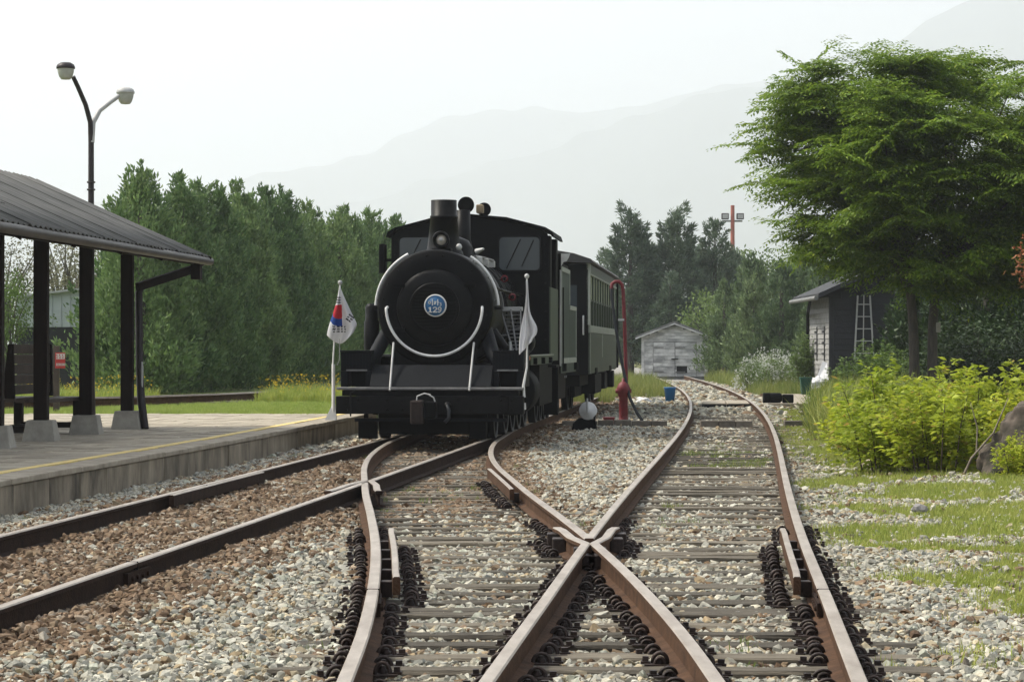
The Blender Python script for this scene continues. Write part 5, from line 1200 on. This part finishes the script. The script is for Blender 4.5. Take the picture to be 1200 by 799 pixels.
# sparse trees seen through the shelter
def broad_mesh(name, seed, cx, rz_, rx, ncl, nl, mt, L=.12, Wd=.06, hollow=.35, flat=.5):
    g = np.random.default_rng(seed); q = nrm(g.normal(0,1,(ncl,3))); rad = (hollow+(1-hollow)*g.random(ncl))[:,None]
    Cn = q*rad*np.array([rx,rx,rz_])+np.array([0,0,cx]); k = np.repeat(np.arange(ncl), nl)
    sp = .16*rx+.05
    Pn = Cn[k]+g.normal(0,1,(len(k),3))*np.array([sp,sp,sp*flat]); Dn = q[k]*.7+g.normal(0,.6,(len(k),3))+np.array([0,0,.05])
    V, F = cards(Pn, Dn, L*(.6+.8*g.random(len(k))), Wd*(.7+.6*g.random(len(k))), .15, .7, g); return mesh_np(name, V, F, mt)
def limbs(seed, h0, cx, rx, rz_, r0, n=9, mt=None, name='trunk'):
    g = random.Random(seed); m = MB(); m.tube([(0,0,-.2),(g.uniform(-.1,.1),g.uniform(-.1,.1),h0*.6),(0,0,h0)], [r0*1.3,r0,r0*.8], 8)
    for i in range(n):
        a = i*2.4+g.uniform(-.4,.4); e = g.uniform(.2,.95); R_ = rx*g.uniform(.55,.95)*math.sqrt(max(.1,1-(e-.4)**2)); z1 = cx-rz_*.5+rz_*1.3*e
        m.tube([(0,0,h0*g.uniform(.75,1)),(R_*.45*math.cos(a),R_*.45*math.sin(a),h0+(z1-h0)*.62),(R_*math.cos(a),R_*math.sin(a),z1)], [r0*.5,r0*.3,r0*.08], 6)
    o = m.build(name, mt or M_bark); me = o.data; bpy.data.objects.remove(o); return me
BC = broad_mesh('bare_crown', 5, 3.6, 2.3, 1.9, 120, 26, M_dry, .13, .06, .2); BT = limbs(5, 1.7, 3.6, 1.9, 2.3, .11, 16)
for i, (x, d, s) in enumerate(((-18.3,92,1.0),(-16.6,95,1.1),(-15.2,90,.95),(-13.9,93,.9))):
    tree('thin_tree', 'sparse greyish tree seen through the shelter, %s from the picture edge' % ORD[i], 'tree', (x,d,.2), BC, BT, i*2.0, (s,s,s), 'sparse trees behind the shelter')
GC = broad_mesh('garden_crown', 8, 1.9, 1.2, 1.3, 70, 40, M_midleaf, .12, .06, .3)
tree('garden_tree', 'small leafy tree left of the pale building behind the shelter', 'tree', (-14.5,74,.25), GC, limbs(8,.9,1.9,1.3,1.2,.08,8), 0, (.75,.75,1.1))
# far pines behind the shed
PC = [conifer_mesh('pine_crown', 40+i, 9.0, 2.1, M_pine, 250, 80, up=.55, out=1.0, plen=1.0, cl=.26, cw=.08, z0=.6, power=.95, spread=.20, lobes=.3) for i in range(3)]
PTm = trunk_mesh(8.6, .2)
pins = [(6.6,143,1.02),(9.3,144,1.03),(11.5,145,.96),(7.9,150,.86),(10.5,152,.86),(13.2,152,.82),(5.6,150,.80),(8.6,139,.62)]
for i, (x, d, s) in enumerate(sorted(pins)):
    tree('pine_tree', 'dark hazy pine behind the shed, %s from the coach side' % ORD[i], 'tree', (x,d,0), PC[i%3], PTm, i*1.1, (s*1.0,s*1.0,s), 'pines behind the shed')
LC = broad_mesh('far_leafy_crown', 12, 3.0, 2.2, 2.2, 90, 45, M_paleleaf, .24, .12, .3); LT = limbs(12,1.6,3.0,2.2,2.2,.12,8)
tree('leafy_tree', 'pale green leafy tree behind right corner of the shed', 'tree', (10.0,130,0), LC, LT, 0, (.75,.75,.82))
LC2 = broad_mesh('far_leafy_crown', 13, 4.8, 2.6, 2.4, 90, 45, M_midleaf, .28, .13, .3); LT2 = limbs(13,2.6,4.8,2.4,2.6,.14,9)
for i, (x, d, s) in enumerate(((14.6,158,1.02),(16.4,160,1.04),(18.6,157,1.0))):
    tree('leafy_tree', 'hazy leafy tree near the floodlight mast, %s from the mast' % ORD[i], 'tree', (x,d,0), LC2, LT2, i*2.0, (s,s,s), 'leafy trees near the mast')
# junipers to the right of the shed
FC = [conifer_mesh('juniper_crown', 60+i, 5.6, 1.45, M_jun2, 150, 62, cl=.22, cw=.07, z0=.05, power=.7, spread=.16) for i in range(3)]
far = [(10.9,115,.86),(11.9,113,.95),(12.9,116,1.0),(10.3,124,.85),(11.5,122,1.05),(13.6,120,1.08),(14.7,113,1.0),(15.8,116,1.05),(13.2,108,.95),(14.4,105,.95),(17.0,112,1.0)]
for i, (x, d, s) in enumerate(sorted(far)):
    tree('juniper_tree', 'hazy juniper right of the shed, %s in the clump going right' % ORD[i], 'tree', (x,d,.05), FC[i%3], JT, i*2.1, (1.1*s,1.1*s,s), 'junipers right of the shed')
# dark evergreens behind the big tree
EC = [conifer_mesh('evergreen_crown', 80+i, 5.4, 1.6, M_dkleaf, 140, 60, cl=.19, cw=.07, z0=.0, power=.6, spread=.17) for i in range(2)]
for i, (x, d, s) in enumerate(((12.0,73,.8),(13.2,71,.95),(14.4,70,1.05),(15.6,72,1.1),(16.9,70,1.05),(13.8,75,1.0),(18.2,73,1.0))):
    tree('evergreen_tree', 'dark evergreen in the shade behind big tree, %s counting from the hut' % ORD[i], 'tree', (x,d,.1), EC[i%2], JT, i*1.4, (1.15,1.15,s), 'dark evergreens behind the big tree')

# ---- the big spreading tree
def spray(seed):
    g = np.random.default_rng(seed); Pn, Dn, Ln = [], [], []
    def axis(s): return np.array([s, 0, .16*s-.30*s*s])
    def leaves(p0, dr, length, n, droop, l0):
        for i in range(n):
            s = (i+.5)/n; p = p0+dr*length*s-np.array([0,0,droop*s*s]); sg_ = 1 if i % 2 else -1
            lat = np.array([-dr[1],dr[0],0])*sg_; Pn.append(p+g.normal(0,.008,3)); Dn.append(dr*.75+lat*.8+np.array([0,0,-.25+.2*g.normal()])+g.normal(0,.12,3)); Ln.append(l0*(1.05-.35*s)*(.8+.4*g.random()))
    for j in range(18): 
        s = .08+.9*j/18; sg_ = 1 if j % 2 else -1; p = axis(s); Pn.append(p); Dn.append(np.array([.7,.8*sg_,-.2])); Ln.append(.09)
    for j in range(8):
        s = .10+.80*j/8; sg_ = 1 if j % 2 else -1; dr = nrm(np.array([[.75,.75*sg_,.05+.12*g.normal()]]))[0]; leaves(axis(s), dr, .50*(1-.55*s), 8, .10, .095)
    return np.array(Pn), np.array(Dn), np.array(Ln)
SP = [spray(i) for i in range(5)]
g = np.random.default_rng(77); VV, FF, off = [], [], 0
ztree = 5.15; RX, RY = 3.6, 3.3
pads = []
while len(pads) < 270:
    q = nrm(g.normal(0,1,(1,3)))[0]; q = q/(np.sum(np.abs(q)**2.8)**(1/2.8)); q[2] = abs(q[2])*1.0 if g.random() < .55 else -abs(q[2]); rad = g.random()**.42
    if rad < .35: continue
    pads.append((q, rad))
tips = []
for q, rad in pads:
    lo_ = 1.0 if q[2] > 0 else .86; c = np.array([q[0]*(RX if q[0] < 0 else 5.2)*rad*lo_, q[1]*RY*rad, ztree+q[2]*rad*(2.85 if q[2] > 0 else (2.75 if q[0] > -.15 else 1.75+.5*g.random()))]); a0 = math.atan2(q[1]*RY, q[0]*RX); tips.append(c)
    for k in range(14):
        sp_ = SP[g.integers(5)]; a = a0+g.normal(0,.75); sc_ = .85+.6*g.random(); pit = .02+.2*g.normal()+(.35*max(0,q[2]-.55)); rl = g.normal(0,.3)
        Mx = (Matrix.Rotation(a,3,'Z') @ Matrix.Rotation(-pit,3,'Y') @ Matrix.Rotation(rl,3,'X')); Mx = np.array(Mx)
        base = c+g.normal(0,1,3)*np.array([.38,.38,.06])-np.array([math.cos(a),math.sin(a),0])*.4
        Pn = sp_[0]*sc_ @ Mx.T+base; Dn = sp_[1] @ Mx.T
        V, F = cards(Pn, Dn, sp_[2]*1.4, sp_[2]*.62, .18, .22, g); VV.append(V); FF.append(F+off); off += len(V)
zc = mesh_np('zelkova_crown', np.concatenate(VV), np.concatenate(FF), M_zel)
m = MB()
for s, tx in ((-1,-.22),(1,.16)):
    m.tube([(tx,0,-.2),(tx+s*.01,0,.8),(tx+s*.03,.05,1.9),(tx+s*.12,.1,3.0),(tx+s*.45,.1,4.6),(tx+s*.6,0,6.6)], [.16,.12,.11,.10,.08,.03], 10)
gr_ = random.Random(4)
for c in tips[::3]:
    s = -1 if c[0] < 0 else 1; h0 = gr_.uniform(2.6,4.2); b0 = Vector((s*(.10+.10*h0), .1, h0)); e_ = Vector(c); md_ = b0.lerp(e_,.5)+Vector((0,0,.25))
    m.tube([b0, b0.lerp(md_,.5)+Vector((0,0,.1)), md_, e_], [.06,.045,.03,.008], 6)
zt = m.build('trunk', M_bark); ztm = zt.data; bpy.data.objects.remove(zt)
zk = tree('spreading_tree', 'big spreading green tree with twin trunks beside the hut', 'tree', (9.35,58,.12), zc, ztm)
MB().box(-.05,.05,-.03,.0,0,.22).build('trunk_tag', M_plinth, zk, .004).location = (.28,-.16,1.75)
rt = tree('red_leaf_tree', 'small reddish brown leaved tree at right picture edge', 'tree', (10.55,50,.1), broad_mesh('red_crown', 31, 3.0, .8, .62, 60, 26, M_red, .09, .05, .3), limbs(31,1.8,3.0,.62,.8,.05,8))

# ---- shrubs
def shrub_mesh(seed, R, h, nsh, nl, mt, L, Wd, lean=.6):
    g = np.random.default_rng(seed); Pn, Dn, Ln = [], [], []; m = MB()
    for i in range(nsh):
        a = g.random()*6.28; rr = R*g.random()**.6; hh = h*(.38+.72*g.random())*(1-.35*(rr/R)**2); b = np.array([rr*.6*math.cos(a), rr*.6*math.sin(a), 0]); tp_ = np.array([rr*math.cos(a), rr*math.sin(a), hh])
        md_ = (b+tp_)/2+np.array([0,0,.12*h]); pts = [b,(b+md_)/2*np.array([1,1,.95]),md_,tp_]
        if i < nsh*.2: m.tube([Vector(p_) for p_ in pts], [.013,.010,.007,.003], 5)
        for k in range(nl):
            s = .03+.97*g.random()**.85; p_ = (1-s)**2*b+2*s*(1-s)*(md_+(md_-(b+tp_)/2))+s*s*tp_
            aa = g.random()*6.28; od = np.array([math.cos(aa), math.sin(aa), .25+.3*g.normal()]); st_ = .03+.10*g.random()*(1.2-s)
            for w_ in (-.5,0,.5):
                o2 = np.array([math.cos(aa+w_), math.sin(aa+w_), od[2]]); Pn.append(p_+od*st_+o2*.015+g.normal(0,.02,3)); Dn.append(o2); Ln.append(L*(.6+.7*g.random()))
    V, F = cards(np.array(Pn), np.array(Dn), np.array(Ln), np.array(Ln)*Wd, .22, .45, g)
    so = m.build('stems', M_stem); sm_ = so.data; bpy.data.objects.remove(so)
    return mesh_np('foliage', V, F, mt), sm_
def shrub(name, label, loc, mesh, rz=0, sc=(1,1,1), group=None, cat='shrub'):
    e = tag(empty(name, loc, rz), label, cat, group); e.scale = sc; link('foliage', mesh[0], e); link('stems', mesh[1], e); return e
YS = [shrub_mesh(200+i, .80, 1.22, 60, 24, M_yel, .098, .5) for i in range(3)]
ysp = [(4.62,31.5,.92,'small yellow green shrub nearest the tracks'),(5.05,30.6,1.0,'yellow green shrub between pale stone and boulder, open pale stem showing'),(5.75,32.2,1.12,'tall yellow green shrub with upright shoots behind the boulder'),
       (5.0,33.6,1.12,'yellow green shrub with tall sprouting tips left of the trunks'),(6.55,33.0,1.05,'yellow green shrub above the boulder at picture edge'),(6.25,31.0,.80,'yellow green shrub growing right against the boulder top'),(5.72,28.9,.42,'low yellow shrub in front of the boulder'),(6.4,28.5,.46,'low shrub at right foot of the boulder'),(4.95,35.6,.85,'shrub behind the yellow green clump on track side')]
for i, (x, d, s, lab) in enumerate(ysp): shrub('leafy_shrub', lab, (x,d,float(ground_z(np.array(x),np.array(d)))), YS[i%3], i*1.3, (s,s,s), 'yellow green shrubs on the verge')
m = MB(); m.tube([(5.22,29.6,.05),(5.30,29.55,.25),(5.55,29.5,.55),(5.72,29.5,.95)], [.017,.014,.011,.005], 7); m.tube([(5.36,29.55,.32),(5.38,29.6,.6),(5.30,29.6,.9)], [.010,.008,.004], 6)
tag(m.build('bare_stem', mat('pale_stem',(.26,.22,.17),(.16,.13,.10),9,.8)), 'pale forked bare stem in front of the yellow green shrubs', 'stem')
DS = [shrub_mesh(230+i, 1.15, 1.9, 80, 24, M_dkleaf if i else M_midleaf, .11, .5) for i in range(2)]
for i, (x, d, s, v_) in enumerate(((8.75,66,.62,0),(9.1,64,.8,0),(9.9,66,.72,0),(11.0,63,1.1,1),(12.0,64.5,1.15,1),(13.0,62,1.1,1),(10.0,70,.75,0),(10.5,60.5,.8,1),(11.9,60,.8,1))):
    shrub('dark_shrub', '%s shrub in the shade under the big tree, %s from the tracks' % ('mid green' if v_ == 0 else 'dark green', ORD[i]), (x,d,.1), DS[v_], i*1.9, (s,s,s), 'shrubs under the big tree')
GS = shrub_mesh(250, .60, .70, 60, 20, M_verge, .06, .5)
for i, (x, d, s) in enumerate(((6.35,52,.9),(6.8,49,1.0),(7.7,56,1.1),(7.6,46.5,1.15),(6.6,43,.95),(8.0,50.5,1.2),(5.65,38.6,.8),(6.9,39.5,1.15))):
    shrub('green_shrub', 'low green bush on the verge between hut and yellow shrubs, %s from the rails' % ORD[i], (x,d,float(ground_z(np.array(x),np.array(d)))), GS, i*1.1, (s,s,s), 'low bushes on the verge')
WS = shrub_mesh(260, .8, 1.15, 70, 22, M_paleleaf, .07, .3)
wsp = [(8.35,87.5,1.0),(9.1,88.5,1.1),(9.75,88,1.0),(8.75,90,1.15),(9.5,91,1.1)]
for i, (x, d, s) in enumerate(wsp): shrub('flowering_shrub', 'bushy plant with white flower heads left of the hut, %s from the rails' % ORD[i], (x,d,0), WS, i*1.3, (s,s,s), 'white flowering plants by the hut')
shrub('climbing_shrub', 'light green bush growing against the hut corner', (9.75,84.5,.1), shrub_mesh(270,.6,2.0,50,24,M_paleleaf,.10,.5), 0, (1,1,1))
# ---- tall weeds and flower heads
p = np.concatenate([np.stack([RNG.uniform(-5.7,-3.4,520), RNG.uniform(57,63,520)],-1), np.stack([RNG.uniform(-11,-8.2,420), RNG.uniform(56,60,420)],-1)])
grass('yellow_weeds', p, lambda x, d: np.full(len(x),.28), .72, (.22,.30,.05), (.38,.40,.08), C_tall, 'tall yellow flowering weeds at the far side of the lawn')
p = np.stack([RNG.uniform(0,1,2200), RNG.uniform(56,112,2200)],-1); p[:,0] = C_shed(p[:,1])-1.25-2.9*p[:,0]**1.2; p = p[((p[:,1] > 76) | (p[:,0] < C_shed(p[:,1])-2.9)) & (p[:,1] > 69)]
grass('track_weeds', p, lambda x, d: np.full(len(x),-.03), .95, (.14,.19,.04), (.28,.29,.08), C_tall, 'tall yellowish weeds between coach and shed track')
p = np.stack([RNG.uniform(0,1,3600), RNG.uniform(36,118,3600)],-1); p[:,0] = np.where(p[:,1] < 62, verge(p[:,1])+1.0+2.6*p[:,0], C_shed(p[:,1])+1.5+2.6*p[:,0]); p = p[~((p[:,1] > 62) & (p[:,1] < 81) & (p[:,0] < 9.3))]
grass('verge_weeds', p, ground_z, 1.0, (.15,.21,.045), (.30,.31,.09), C_tall, 'rough tall grass along the right-hand verge')
p = np.stack([RNG.uniform(0,1,1500), RNG.uniform(42,63,1500)],-1); p[:,0] = verge(p[:,1])+1.05+2.1*p[:,0]
grass('verge_tall_grass', p, ground_z, 1.35, (.17,.24,.045), (.36,.37,.09), C_tall, 'tall yellow green grass in front of the hut beside the shrubs')
def flower(seed):
    r = random.Random(seed); m = MB()
    for _ in range(5):
        c = Vector((r.uniform(-.5,.5), r.uniform(-.5,.5), r.uniform(-.3,.3))); a = Vector((r.gauss(0,1),r.gauss(0,1),r.gauss(0,1))).normalized(); b = a.orthogonal().normalized()*.3; e_ = a.cross(b)
        m.add([c+b, c+e_, c-b, c-e_], [(0,1,2,3)])
    o = m.build('flower', M_grass, fixn=False); COL.objects.unlink(o); return o
C_fl = hidden_collection('flower_variants', [flower(i) for i in range(4)])
def flowers(name, Pts, size, c, label):
    n = len(Pts); s = size*(.6+.8*RNG.random(n)); o = scatter(name, Pts, np.stack([s,s,s],-1), RNG.random((n,3))*6.28, np.array(c)*(.85+.3*RNG.random((n,1))), C_fl, 4); tag(o, label, 'flowers', kind='stuff')
Pf = []
for x, d, s in wsp:
    q = RNG.normal(0,1,(330,3)); q[:,2] = np.abs(q[:,2]); q = nrm(q)*np.array([.85,.85,1.25])*s*(.8+.25*RNG.random((330,1))); Pf.append(q+np.array([x,d,.05]))
flowers('white_flowers', np.concatenate(Pf), .055, (.62,.63,.58), 'white flower heads on the bushy plants by the hut')
p = np.stack([RNG.uniform(2.6,6.2,900), RNG.uniform(18,27.5,900)],-1); k = (p[:,0] > verge(p[:,1])+.35) & (vnoise(p[:,0],p[:,1],.7,91) > .42); p = p[k]
flowers('clover_flowers', np.stack([p[:,0],p[:,1],ground_z(p[:,0],p[:,1])+.075],-1), .022, (.62,.60,.50), 'white clover blossoms in the grass below the boulder')
p = np.stack([RNG.uniform(-5.7,-3.4,260), RNG.uniform(57,62,260)],-1); p = np.concatenate([p, np.stack([RNG.uniform(-11,-8.2,260), RNG.uniform(56,59,260)],-1)])
flowers('yellow_flowers', np.stack([p[:,0],p[:,1],.28+RNG.uniform(.25,.62,len(p))],-1), .035, (.62,.46,.04), 'yellow flowers on the weeds behind the lawn')

# ------------------------------------------------------------------ hazy air
hz = MB(); hz.box(-14000,14000,-180,14200,-150,2000)
M_haze = bpy.data.materials.new('haze_air'); M_haze.use_nodes = True; hn = M_haze.node_tree
hn.nodes.remove(hn.nodes['Principled BSDF']); pv = hn.nodes.new('ShaderNodeVolumePrincipled')
pv.inputs['Color'].default_value = (.895,.938,1,1); pv.inputs['Density'].default_value = .00031; pv.inputs['Anisotropy'].default_value = .35
hn.links.new(pv.outputs[0], hn.nodes['Material Output'].inputs['Volume'])
ho = hz.build('haze', M_haze); tag(ho, 'pale summer haze filling the valley air', 'haze', kind='stuff')
